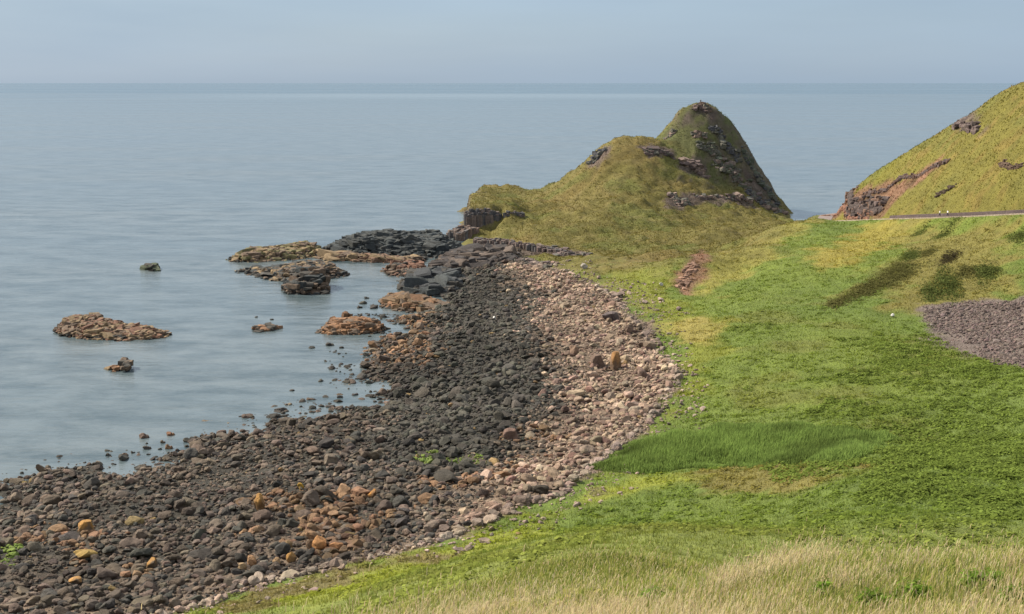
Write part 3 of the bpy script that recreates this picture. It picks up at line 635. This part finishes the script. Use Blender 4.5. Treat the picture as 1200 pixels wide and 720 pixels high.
columns('basalt_cliff', 'small columnar buttress right of the headland tip cliff', xy(593,268,404), xy(614,268,406), 1.5, 2.6, [8.4, 8.6, 8.2], 48, .6, [CG, CV, CB])
columns('basalt_cliff', 'rear cliff step at the back of the headland tip', xy(558,230,449), xy(575,230,451), 2, 6, [10.3, 10.5, 10.4], 60, .7, [CG, CV])
columns('basalt_cliff', 'pinkish broken cliff foot below the left tip of the headland', xy(537,290,393), xy(560,290,399), 5, .2, [2.6, 4.5, 4.4], 70, .8, [CB, col(136,116,106), CG])
def outcrop(label, spots, size, n, cols, spread=None, flat=.7, sink=.3, cat='outcrop'):
    """blocky bedrock breaking through the turf along a line of spots"""
    size = size * .62; n = max(int(n * 3), 66); W_ = [np.array(G(u, v)) for u, v in spots]; c0 = np.array([*W_[0], float(H0(*W_[0]))]); Q = []
    for i in range(n):
        j = rng.uniform(0, len(W_) - 1); k_ = int(j); Q.append(W_[k_] * (1 - j + k_) + W_[min(k_ + 1, len(W_) - 1)] * (j - k_) + np.clip(rng.normal(0, .8, 2), -1.25, 1.25) * (spread or size))
    Q = np.array(Q); sz = size * np.minimum(rng.lognormal(0, .42, n), 1.9); S = np.stack([sz * rng.uniform(.9, 1.9, n), sz * rng.uniform(.7, 1.3, n), sz * flat * rng.uniform(.7, 1.2, n)], -1)
    z = HH(Q[:, 0], Q[:, 1]) + S[:, 2] * rng.uniform(-.75, .25, n); Cc = np.array(cols)[rng.integers(0, len(cols), n)] * rng.uniform(.72, 1.25, (n, 1))
    parts = [rocks(np.c_[Q, z] - c0, S, Cc, 'B', .16)]
    for k_ in range(len(W_) - 1):                                # the bed of rock that carries the blocks, sunk in the turf
        m_ = max(3, int(np.hypot(*(W_[k_ + 1] - W_[k_])) / .7) + 1); t = np.linspace(0, 1, m_)[:, None]; q = W_[k_] * (1 - t) + W_[k_ + 1] * t; r_ = min(max((spread or size) * 1.5, .9), 1.7)
        parts.append(rocks(np.c_[q, HH(q[:, 0], q[:, 1]) - r_ * .74] - c0, np.full((m_, 3), r_), np.tile(np.array(cols[0]), (m_, 1)), 'M', .2))
    v, f, c_ = join(parts); o = mesh_np('rock_outcrop', v, [f], c_, M_ROCK); o.location = c0; tag(o, label, cat)
PU, PK, GY = col(118,102,98), col(150,130,118), col(108,106,96)
outcrop('purple grey outcrop just below the dip between the two headland summits', [(756,180),(775,180),(788,184)], 1.1, 26, [PU, GY], .9)
outcrop('pinkish crag on the slope below the headland dip', [(803,192),(815,196),(824,203)], 1.3, 30, [PK, PU], 1.3)
outcrop('grey knobbly outcrop in the middle of the headland slope', [(785,230),(795,238),(806,240)], 1.1, 22, [GY, PU, PK], 1.0)
outcrop('long low rock band crossing the headland below the summit', [(815,232),(840,232),(862,231),(880,236)], 1.0, 40, [PU, PK, GY], .9)
outcrop('pale rock step at the right foot of the headland', [(892,240),(905,246),(916,251)], 1.1, 22, [PK, GY], .8)
outcrop('thin grey crag on the left edge of the pointed summit', [(776,166),(784,160),(790,155)], .8, 16, [GY, PK], .7)
outcrop('small grey crag right of centre below the summit cap', [(834,150),(845,157)], .9, 20, [GY, CV], .9)
outcrop('dark crag midway down the right skyline under the summit', [(848,168),(858,180),(866,190)], 1.0, 40, [CV, GY], 1.2, .9)
outcrop('dark stepped crag in the green face under the summit', [(818,172),(832,177),(842,178)], .8, 26, [GY, col(104,108,92)], 1.0)
outcrop('lowest dark crag at the right foot of the pointed hill', [(876,226),(890,236),(902,243)], 1.0, 40, [CV, GY, PU], 1.3, .9)
outcrop('bare rock cap on the pointed headland summit', [(814,129),(822,127),(829,131)], .9, 26, [col(124,104,92), GY, PU], .7, .8)
outcrop('small grey crag below the summit cap', [(815,158),(826,160)], .9, 14, [GY, PK], .9)
outcrop('broken dark cliffs down the right flank of the headland summit', [(838,188),(850,196),(862,206),(872,218)], 1.0, 44, [GY, col(104,108,92), CB], 2.6, .8)
outcrop('steep dark crag edging the right skyline of the headland', [(872,185),(884,202),(896,222),(908,240)], 1.0, 70, [col(98,104,90), CV, GY], 1.2, .9)
outcrop('dark crag on the left shoulder of the lower headland summit', [(692,193),(700,184),(708,178)], 1.0, 16, [GY, CV], .9, .7)
p0, p1 = G(553, 293), G(668, 299)
tp = [float(H0(p0[0] * (1 - t) + p1[0] * t, p0[1] * (1 - t) + p1[1] * t)) + q for t, q in ((0, 3.8), (.3, 3.2), (.6, 2.6), (.85, 1.9), (1, .9))]
columns('basalt_cliff', 'long low dark cliff skirt above the green shelf of the headland', p0, p1, 1.8, min(tp) - 2, tp, 150, .6, [CB, CG, PU])
outcrop('long dark rock ledge above the green shelf of the headland', [(556,294),(580,290),(610,291),(640,292),(662,294)], .7, 50, [PU, GY, CB], .9, .8)
outcrop('grey rock strip right of the green shelf', [(650,299),(672,299),(690,301)], .8, 24, [PU, GY], .7)
outcrop('rocky lip between the green shelf and the beach', [(580,302),(605,304),(630,310),(645,314)], .9, 50, [PU, CB, GY], .9, .7)
outcrop('purple outcrop near the skyline of the hill above the road', [(1123,145),(1132,147),(1146,152)], 1.0, 22, [PU, CB], .9)
outcrop('jagged dark rock face at the seaward end of the hill', [(985,238),(1000,240),(1015,242),(1035,243)], .8, 110, [col(96,84,80), PU, col(140,112,96)], 1.7, .8, .5)
outcrop('reddish earth and rubble bank where the road rounds the hill', [(965,254),(980,252),(995,254),(1020,255)], .7, 40, [col(158,116,96), col(140,110,94)], .8, .6)
outcrop('dark curving scarp edge crossing the hill above the road', [(1015,226),(1040,222),(1050,212),(1062,206),(1078,207),(1090,198),(1112,188)], .5, 150, [col(104,80,68), PU], .35, .9)
outcrop('short dark scarp on the hill below the long curving one', [(1098,229),(1108,224),(1119,217)], .45, 24, [col(88,74,60)], .3)
outcrop('brown bare scarp high at the right end of the hill', [(1174,190),(1184,196),(1198,194)], .45, 24, [col(110,90,76)], .4)
outcrop('pink brown stones in the eroded bank beside the meadow', [(812,310),(806,322),(798,338)], .6, 40, [col(164,130,110), col(140,110,92)], 1.0, .7)
# ------------------------------------------------------------------ loose stones of the scree patch
SCR = GP((1082,372),(1110,358),(1160,352),(1230,350),(1235,436),(1195,430),(1142,412),(1108,396))
A = np.array(SCR); x = rng.uniform(A[:, 0].min(), A[:, 0].max() + 4, 17000); y = rng.uniform(A[:, 1].min() - 4, A[:, 1].max() + 4, 17000)
mk = sdf(x, y, SCR) + fbm(x, y, 6, 3, 9) * 7 + rng.normal(0, 1.1, len(x)) > 0; x, y = x[mk], y[mk]; s = .17 * rng.lognormal(0, .4, len(x))
V, F_, Cc = rocks(np.stack([x, y, HH(x, y) + s * .2], -1), np.stack([s * 1.2, s, s * .7], -1), jitter(col(126,110,104), len(x), .4), 'S')
tag(mesh_np('scree', V, [F_], Cc, M_ROCK), 'patch of grey purple scree stones on the slope below the road', None, None, 'stuff')

# ------------------------------------------------------------------ road, wall, kerb
def ribbon(off0, off1, z0_, z1_, P):
    P = np.array(P); t = np.gradient(P[:, :2], axis=0); t /= np.linalg.norm(t, axis=1)[:, None]; nrm = np.stack([-t[:, 1], t[:, 0]], -1)
    return (np.c_[P[:, :2] + nrm * off0, P[:, 2] + z0_], np.c_[P[:, :2] + nrm * off1, P[:, 2] + z1_])
def dens(P, step=2.5):
    P = np.array(P); d = np.r_[0, np.cumsum(np.linalg.norm(np.diff(P[:, :2], axis=0), axis=1))]; s_ = np.arange(0, d[-1], step)
    return np.stack([np.interp(s_, d, P[:, i]) for i in range(3)], -1)
RP = dens(ROADP)
def strip(name, prof, P, mat_, c_, closed=True):
    rows = [np.c_[ribbon(o_, o_, z_, z_, P)[0]] for o_, z_ in prof]; n_ = len(P); V_ = np.concatenate(rows); f = []
    m_ = len(prof)
    for k_ in range(m_ if closed else m_ - 1):
        a_, b_ = k_ * n_, ((k_ + 1) % m_) * n_
        f.append(np.stack([np.arange(n_ - 1) + a_, np.arange(n_ - 1) + a_ + 1, np.arange(n_ - 1) + b_ + 1, np.arange(n_ - 1) + b_], -1))
    cj = np.asarray(c_)[None] * rng.uniform(.85, 1.12, (len(V_), 1))
    return mesh_np(name, V_, [np.concatenate(f)], cj, mat_)
M_ROAD = ground_mat('asphalt', .8, 8, .15, .3)
tag(strip('road', [(-2.1, .02), (0, .07), (2.1, .02)], RP, M_ROAD, col(150,136,132), False), 'narrow grey coast road cut across the slope below the hill', None, None, 'structure')
# the walls run between the corner of the hill and the right edge of the view
WP = RP[(RP[:, 1] < 352)]
side = 1 if (np.array(ribbon(1, 1, 0, 0, WP)[0])[5, 1] > WP[5, 1]) else -1
tag(strip('kerb', [(-side * 2.2, -.5), (-side * 2.2, .12), (-side * 2.5, .12), (-side * 2.5, -.5)], WP, M_ROCK, col(184,168,150)), 'low pale stone kerb along the seaward side of the road', 'kerb')
tag(strip('stone_wall', [(side * 2.3, -.4), (side * 2.35, .9), (side * 2.8, .95), (side * 2.9, -.4)], RP[RP[:, 1] < 330], M_ROCK, col(108,94,92)), 'low dark stone wall along the hill side of the road', 'wall')

# ------------------------------------------------------------------ people
def flat_mat(name, c_, rough=.8):
    m, nt, o = new_mat(name); p = N(nt, 'ShaderNodeBsdfPrincipled', Roughness=rough); n_ = N(nt, 'ShaderNodeTexNoise', Scale=40.0)
    r1 = N(nt, 'ShaderNodeMapRange', **{'To Min': .85, 'To Max': 1.15}); nt.links.new(n_.outputs['Fac'], r1.inputs['Value'])
    nt.links.new(mixrgb(nt, 'MULTIPLY', 1.0, tuple(c_), r1.outputs['Result']), p.inputs['Base Color']); nt.links.new(p.outputs['BSDF'], o.inputs['Surface']); return m
M_SKIN, M_HAIR = flat_mat('skin', (.45, .28, .2)), flat_mat('hair', (.05, .035, .025))
def skin_mesh(name, verts, edges, radii, mat_, parent, root=0):
    me = bpy.data.meshes.new(name); me.from_pydata(verts, edges, []); o = bpy.data.objects.new(name, me); C.objects.link(o)
    md = o.modifiers.new('skin', 'SKIN'); md.use_smooth_shade = True
    for i, r_ in enumerate(radii): me.skin_vertices[0].data[i].radius = (r_, r_ * .85)
    me.skin_vertices[0].data[root].use_root = True
    o.modifiers.new('sub', 'SUBSURF').levels = 1; o.modifiers['sub'].render_levels = 1
    me.materials.append(mat_); o.parent = parent; return o
def person(label, loc, rz, top_c, leg_c, stride=.18, h=1.72):
    root = bpy.data.objects.new('person', None); C.objects.link(root); root.location = loc; root.rotation_euler = (0, 0, rz); s = h / 1.72
    root.scale = (s, s, s); tag(root, label, 'person')
    hipL, hipR = (.09, 0, .9), (-.09, 0, .9); kL, kR = (.1, stride * .7, .5), (-.1, -stride * .25, .49); aL, aR = (.1, stride, .09), (-.1, -stride, .1); tL, tR = (.11, stride + .17, .035), (-.11, -stride + .16, .04)
    sh = 1.4; eL, eR = (.26, -.1, 1.14), (-.26, .12, 1.14); wL, wR = (.25, .06, .9), (-.25, .26, .93); fL, fR = (.24, .12, .8), (-.24, .33, .84)
    bv = [(0, 0, .93), (0, -.01, 1.12), (0, 0, 1.3), (0, 0, 1.44), (0, .01, 1.53), (0, .02, 1.6), (0, .015, 1.68), hipL, kL, aL, tL, hipR, kR, aR, tR, (.17, 0, sh), eL, wL, fL, (-.17, 0, sh), eR, wR, fR]
    be_ = [(0,1),(1,2),(2,3),(3,4),(4,5),(5,6),(0,7),(7,8),(8,9),(9,10),(0,11),(11,12),(12,13),(13,14),(2,15),(15,16),(16,17),(17,18),(2,19),(19,20),(20,21),(21,22)]
    br = [.13,.12,.14,.06,.06,.095,.07,.09,.065,.042,.035,.09,.065,.042,.035,.06,.045,.032,.035,.06,.045,.032,.035]
    skin_mesh('body', bv, be_, br, M_SKIN, root)
    skin_mesh('shirt', [(0,0,.92),(0,-.01,1.12),(0,0,1.3),(0,0,1.41),(.175,0,sh),eL,(.252,.03,.95),(-.175,0,sh),eR,(-.252,.23,.97)], [(0,1),(1,2),(2,3),(2,4),(4,5),(5,6),(2,7),(7,8),(8,9)], [.165,.15,.17,.08,.085,.062,.05,.085,.062,.05], flat_mat('shirt', top_c), root)
    skin_mesh('trousers', [(0,0,.95),hipL,kL,(.1,stride,.13),hipR,kR,(-.1,-stride,.14)], [(0,1),(1,2),(2,3),(0,4),(4,5),(5,6)], [.15,.11,.08,.062,.11,.08,.062], flat_mat('trousers', leg_c), root)
    skin_mesh('hair', [(0,-.02,1.64),(0,-.015,1.7)], [(0,1)], [.1,.07], M_HAIR, root)
def on_road(u):
    q = RP[RP[:, 1] < 345]; us = 600 + F * q[:, 0] / (q[:, 1] * CP - (q[:, 2] - CAM_Z) * SP); i = np.argmin(abs(us - u)); return q[i]
q = on_road(1109.3); person('person in a white top and dark trousers walking on the road', (q[0], q[1] - .3, q[2] + .06), R(-75), (.8, .78, .74), (.03, .03, .04))
q = on_road(1105.4); person('shorter person in a pale grey top left of the walker in white', (q[0], q[1] + .4, q[2] + .06), R(-80), (.5, .48, .46), (.02, .02, .025), .14, 1.66)
xs, ys, _ = at_depth(821, 124, 490); zz = max(float(HH(np.array([xs]), np.array([ys]))[0]), 0)
x0_, y0_ = xs, ys
bpy.context.view_layer.update()
for ob in C.objects:                                            # stand on the rock cap itself
    if ob.name.startswith('rock_outcrop') and 'summit' in ob['label']:
        ok_, hit, *_r = ob.ray_cast(Vector((xs, ys, 90)) - ob.location, Vector((0, 0, -1)))
        print('summit', ob.name, ok_, zz, hit)
        if ok_: zz = max(zz, hit.z + ob.location.z)
person('dark clothed person standing on the pointed headland summit', (xs, ys, zz - .02), R(150), (.02, .03, .04), (.015, .015, .02), .05, 1.75)

# ------------------------------------------------------------------ grass and plants
def blades(P, az_, lean, h, w, cbase, ctip):
    """one bent two-step blade per row"""
    n_ = len(P); d = np.stack([np.cos(az_), np.sin(az_), np.zeros(n_)], -1); s_ = np.stack([-np.sin(az_), np.cos(az_), np.zeros(n_)], -1) * w[:, None] * .5
    up = np.array([0, 0, 1.0]); mid = P + d * (lean * h * .3)[:, None] + up * (h * .6)[:, None]; tip = P + d * (lean * h)[:, None] + up * (h * (1 - .25 * lean))[:, None]
    V_ = np.stack([P - s_, P + s_, mid + s_ * .75, mid - s_ * .75, tip], 1).reshape(-1, 3); k_ = np.arange(n_)[:, None] * 5
    Cc_ = np.stack([cbase, cbase, (cbase + ctip) / 2, (cbase + ctip) / 2, ctip], 1).reshape(-1, 3)
    return V_, [k_ + np.array([[0, 1, 2, 3]]), k_ + np.array([[3, 2, 4]])], Cc_
def tris(P, az_, lean, h, w, cbase, ctip):
    n_ = len(P); d = np.stack([np.cos(az_), np.sin(az_), np.zeros(n_)], -1); s_ = np.stack([-np.sin(az_), np.cos(az_), np.zeros(n_)], -1) * w[:, None] * .5
    tip = P + d * (lean * h)[:, None] + np.array([0, 0, 1.0]) * (h * (1 - .3 * lean))[:, None]
    return np.stack([P - s_, P + s_, tip], 1).reshape(-1, 3), [np.arange(n_)[:, None] * 3 + np.array([[0, 1, 2]])], np.stack([cbase, cbase, ctip], 1).reshape(-1, 3)
REEDS = GP((697,546),(730,556),(765,556),(800,551),(850,544),(905,548),(960,548),(1010,541),(1048,527),(1054,516),(1010,505),(930,498),(850,500),(780,510),(725,528))
BRACK = GP((1060,470),(1130,440),(1230,470),(1230,600),(1120,580),(1070,560),(1062,520))
def sample_land(n_, r0, r1, a0=-25, a1=27):
    a = rng.uniform(R(a0), R(a1), n_); r_ = np.exp(rng.uniform(math.log(r0), math.log(r1), n_)); return np.sin(a) * r_, np.cos(a) * r_ - 60
def grass_layer(name, label, sel, n_, r0, r1, nb, hm, wk, mat_, sat=1.0, lean_=(.15, .9)):
    x_, y_ = sample_land(n_, r0, r1); ok = sel(x_, y_); x_, y_ = x_[ok], y_[ok]
    gc = ground_color(x_, y_); cl = fbm(x_, y_, 2.5, 3, 91); gc = gc * (1 + cl * .45)[:, None]
    x_ = np.repeat(x_, nb); y_ = np.repeat(y_, nb); gc = np.repeat(gc, nb, 0); cl = np.repeat(cl, nb); m_ = len(x_)
    dd = np.hypot(x_, y_); x_ = x_ + rng.normal(0, .0022, m_) * dd; y_ = y_ + rng.normal(0, .0022, m_) * dd
    h = hm * rng.lognormal(0, .3, m_) * (1 + cl * .9); w = wk * dd * rng.uniform(.6, 1.4, m_)
    gc = gc * rng.uniform(.82, 1.2, (m_, 1)) * np.stack([rng.uniform(.9, 1.12, m_), np.ones(m_), rng.uniform(.85, 1.1, m_)], -1)
    P_ = np.stack([x_, y_, HH(x_, y_) - .03], -1)
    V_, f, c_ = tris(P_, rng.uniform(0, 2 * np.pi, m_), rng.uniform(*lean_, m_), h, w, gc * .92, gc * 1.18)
    return tag(mesh_np(name, V_, f, c_, mat_), label, None, None, 'stuff')
land = lambda x_, y_: (sdf(x_, y_, BEACH) + fbm(x_, y_, 7, 3, 40) * 7 + fbm(x_, y_, 2, 2, 41) * 3 < .4) & (H0(x_, y_) > 1) & (seg_dist(x_, y_, ROADP)[0] > 3.2) & (sdf(x_, y_, SCR) < 0)
is_head = lambda x_, y_: inside(x_, y_, HEADLAND); is_hill = lambda x_, y_: inside(x_, y_, HILL)
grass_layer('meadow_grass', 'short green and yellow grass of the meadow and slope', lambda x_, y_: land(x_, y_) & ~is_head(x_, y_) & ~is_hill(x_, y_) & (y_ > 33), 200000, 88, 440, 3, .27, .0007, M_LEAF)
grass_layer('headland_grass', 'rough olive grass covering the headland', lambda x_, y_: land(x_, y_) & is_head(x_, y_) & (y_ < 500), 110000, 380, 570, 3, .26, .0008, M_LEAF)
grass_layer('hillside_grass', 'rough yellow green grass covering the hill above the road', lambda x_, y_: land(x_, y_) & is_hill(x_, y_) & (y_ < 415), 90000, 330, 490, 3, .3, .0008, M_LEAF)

# tall reeds in the wet hollow
A = np.array(REEDS); n_ = 90000; x = rng.uniform(A[:, 0].min() - 2, A[:, 0].max() + 2, n_); y = rng.uniform(A[:, 1].min() - 2, A[:, 1].max() + 2, n_)
sR = sdf(x, y, REEDS) + fbm(x, y, 4, 4, 14) * 3.5; mk = sR > 0; x, y, sR = x[mk], y[mk], sR[mk]; m_ = len(x); cl = fbm(x, y, 5, 3, 15)
g = col(130,152,80)[None] * (1 + cl * .7)[:, None] * rng.uniform(.7, 1.3, (m_, 1)); h = .95 * ss(-.8, 4, sR) * rng.uniform(.75, 1.2, m_) * (1 + cl * .3) + .3
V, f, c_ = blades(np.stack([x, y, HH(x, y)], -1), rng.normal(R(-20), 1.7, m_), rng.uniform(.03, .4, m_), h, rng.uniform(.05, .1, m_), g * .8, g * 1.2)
tag(mesh_np('reed_bed', V, f, c_, M_LEAF), 'bed of tall dark green reeds in the meadow', None, None, 'stuff')
# bracken: low domes of fronds
def domes(cx_, cy_, rad, hgt, nl, cols_, size, seed_light=.25):
    n_ = len(cx_); X = np.repeat(cx_, nl); Y = np.repeat(cy_, nl); Rr = np.repeat(rad, nl); Hh = np.repeat(hgt, nl); m_ = n_ * nl
    a = rng.uniform(0, 2 * np.pi, m_); q = np.sqrt(rng.uniform(0, 1, m_)); px_, py_ = X + np.cos(a) * q * Rr, Y + np.sin(a) * q * Rr
    zz_ = HH(px_, py_) + Hh * np.sqrt(np.maximum(1 - q * q, 0)) * rng.uniform(.55, 1.05, m_)
    b = a + rng.normal(0, .8, m_); s_ = size * rng.uniform(.6, 1.5, m_); d = np.stack([np.cos(b), np.sin(b), -.15 - .5 * q + rng.normal(0, .3, m_)], -1); sd_ = np.stack([-np.sin(b), np.cos(b), rng.normal(0, .25, m_)], -1)
    P_ = np.stack([px_, py_, zz_], -1); V_ = np.stack([P_, P_ + (d * .5 + sd_ * .35) * s_[:, None], P_ + d * s_[:, None], P_ + (d * .5 - sd_ * .35) * s_[:, None]], 1).reshape(-1, 3)
    c__ = np.repeat(np.repeat(cols_ * rng.uniform(1 - seed_light, 1 + seed_light, (n_, 1)), nl, 0) * rng.uniform(.75, 1.25, (m_, 1)), 4, 0)
    return V_, np.arange(m_ * 4).reshape(-1, 4), c__
x, y = sample_land(42000, 120, 330, 0, 27)
nb1 = fbm(x, y, 22, 3, 70); sB = sdf(x, y, BRACK)
mk = land(x, y) & ~is_head(x, y) & ~is_hill(x, y) & (y > 62) & (sdf(x, y, REEDS) < 1) & ((sB + nb1 * 20 > 0) | ((nb1 > .22) & (sdf(x, y, GP((860,350),(960,300),(1010,350),(1080,400),(1210,440),(1210,600),(1000,600),(880,470))) > -3)))
for P, *_ in PATCH[:7]: mk &= sdf(x, y, P) < 1
mk &= rng.uniform(0, 1, len(x)) < .3 + .5 * ss(-.2, .25, fbm(x, y * 2.2, 9, 3, 72))
x, y = x[mk][:9000], y[mk][:9000]; n_ = len(x)
V, f, c_ = domes(x, y, rng.uniform(.35, .95, n_), rng.uniform(.2, .6, n_), 26, np.tile(col(132,150,72), (n_, 1)), .3)
tag(mesh_np('bracken', V, [f], c_, M_LEAF), 'low bright green bracken clumps over the right side of the meadow', None, None, 'stuff')

x, y = sample_land(60000, 100, 420); mk = land(x, y) & ~is_hill(x, y) & (y > 42) & (y < 400) & (sdf(x, y, REEDS) < 0) & (fbm(x, y, 10, 3, 95) > -.12); x, y = x[mk][:8000], y[mk][:8000]; n_ = len(x)
V, f, c_ = domes(x, y, rng.uniform(.25, .8, n_), rng.uniform(.12, .42, n_), 16, ground_color(x, y) * 1.3, .34, .2)
tag(mesh_np('tussock_grass', V, [f], c_, M_LEAF), 'rough tussocks of longer grass scattered through the meadow', None, None, 'stuff')
# dark shrub patches on the slope below the road
def shrub(u, v, w, h, tilt, c_, label):
    x_, y_ = G(u, v); dd = math.hypot(x_, y_); px = dd / F; w, h = w * 1.35, h * 1.25; n_ = max(8, int(w * h / 8)); q = rng.normal(0, .42, (n_, 2)); q = np.clip(q, -1, 1)
    lx = q[:, 0] * w * .5 * px; ly = q[:, 1] * h * px * 1.6 + np.tan(R(tilt)) * lx * 3.2
    o_x, o_y = x_ + lx, y_ + ly; V_, f_, cc_ = domes(o_x, o_y, rng.uniform(.9, 2.3, n_), rng.uniform(.15, .55, n_), 30, np.tile(c_, (n_, 1)), .32)
    c0 = np.array([x_, y_, float(H0(x_, y_))]); o = mesh_np('shrub', V_ - c0, [f_], cc_, M_LEAF); o.location = c0; tag(o, label, 'shrub', 'dark shrubs on the slope below the road')
SD, SG = col(118,116,70), col(108,118,66)
shrub(1050,322,58,18,20,SD,'widest dark shrub patch, in the middle of the slope below the road')
shrub(1015,340,50,13,20,SD,'dark shrub band trailing down left of the widest patch')
shrub(983,354,30,9,18,SD,'small dark shrub at the lowest left end of the trailing shrubs')
shrub(1110,333,30,20,35,SG,'green shrub above the left corner of the scree patch')
shrub(1092,342,22,14,35,SG,'small green shrub just left of the one above the scree')
shrub(1112,302,26,8,28,col(84,78,58),'narrow brownish shrub streak right of the widest patch')
shrub(1088,297,22,7,28,SD,'small dark shrub streak between road and widest patch')
shrub(1157,319,26,15,20,SG,'rounded dark green shrub on open slope above the scree')
shrub(1197,276,20,11,20,SG,'dark green shrub at the right edge just below the road')
shrub(1110,271,28,5,10,SG,'dark green shrub right below the two walkers')
shrub(1066,300,26,10,28,SG,'green shrub directly uphill of the widest patch')
shrub(1080,272,20,4,8,SG,'low green shrub under the road left of the walkers')
shrub(1132,320,18,9,20,SD,'small dark shrub between the green shrub and rounded one')

# foreground: dry bleached grass with seed heads, green grass under it
def fg(n_, ymax): 
    a = rng.uniform(-.32, .48, n_); r_ = np.sqrt(rng.uniform(18 ** 2, ymax ** 2, n_)); return np.sin(a) * r_, np.cos(a) * r_
x, y = fg(330000, 64); nd = fbm(x, y, 5, 3, 33); sN = sdf(x, y, NEAR_DRY); mk = (H0(x, y) > 5); x, y, nd, sN = x[mk], y[mk], nd[mk], sN[mk]
dry = ss(-2.5, 2.0, sN + nd * 5); pick = rng.uniform(0, 1, len(x)); isdry = pick < np.maximum(dry * (.28 + (fbm(x, y, 2.4, 3, 34) + nd) * .6), .06)
hx = np.where(isdry, .5, .33) * rng.lognormal(0, .36, len(x)) * (1 + nd * .6); kk = rng.uniform(0, 1, len(x)) < np.where(isdry, .8, .75)
x, y, nd, isdry, hx = x[kk], y[kk], nd[kk], isdry[kk], hx[kk]; m_ = len(x)
tan = np.array([col(236,216,168), col(220,198,150), col(214,188,156), col(240,226,182)])[rng.integers(0, 4, m_)]; grn = np.array([col(158,164,84), col(186,182,104), col(128,148,70)])[rng.integers(0, 3, m_)]
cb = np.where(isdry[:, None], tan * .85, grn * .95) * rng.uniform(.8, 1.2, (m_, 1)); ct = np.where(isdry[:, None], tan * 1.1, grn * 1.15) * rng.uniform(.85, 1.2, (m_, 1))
P_ = np.stack([x, y, HH(x, y) - .02], -1); wid = np.where(isdry, .008, .018) * np.clip(np.hypot(x, y) / 30, .8, 2); azb = rng.normal(R(10), 1.3, m_); ln_ = rng.uniform(.05, .7, m_)
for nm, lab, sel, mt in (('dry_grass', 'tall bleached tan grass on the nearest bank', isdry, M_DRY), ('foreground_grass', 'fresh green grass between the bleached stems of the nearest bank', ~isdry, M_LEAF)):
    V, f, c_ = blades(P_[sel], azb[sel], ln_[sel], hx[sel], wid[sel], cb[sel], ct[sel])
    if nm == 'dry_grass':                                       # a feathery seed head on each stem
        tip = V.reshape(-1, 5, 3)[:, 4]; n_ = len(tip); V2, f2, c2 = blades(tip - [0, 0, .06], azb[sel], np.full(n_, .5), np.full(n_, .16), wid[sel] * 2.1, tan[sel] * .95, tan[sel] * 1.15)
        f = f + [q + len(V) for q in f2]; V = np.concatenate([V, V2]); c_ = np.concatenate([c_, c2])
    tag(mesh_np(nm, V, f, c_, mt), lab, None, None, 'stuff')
def weed(u, v, r_, label):
    x_, y_ = G(u, v); n_ = max(8, int(r_ * 24)); a = rng.uniform(0, 6.28, n_); q = np.sqrt(rng.uniform(0, 1, n_)) * r_ * .5
    V_, f_, cc_ = domes(x_ + np.cos(a) * q, y_ + np.sin(a) * q, rng.uniform(.24, .36, n_), rng.uniform(.3, .55, n_), 52, np.tile(col(120,150,58), (n_, 1)), .11)
    c0 = np.array([x_, y_, float(H0(x_, y_))]); o = mesh_np('weed', V_ - c0, [f_], cc_, M_LEAF); o.location = c0; tag(o, label, 'weed')
weed(1150,688,.8,'largest bright green broadleaf weed in the dry grass at bottom right')
weed(1068,700,.55,'bright green weed left of the largest weed in the dry grass')
weed(1022,708,.45,'small green weed low in the dry grass near the middle of the bank')
weed(962,700,.22,'smallest broadleaf weed in a dry stretch of the bank')
weed(760,708,.55,'green weed at the left part of the near grass bank')
weed(1192,706,.25,'green weed at the right edge of the near bank')
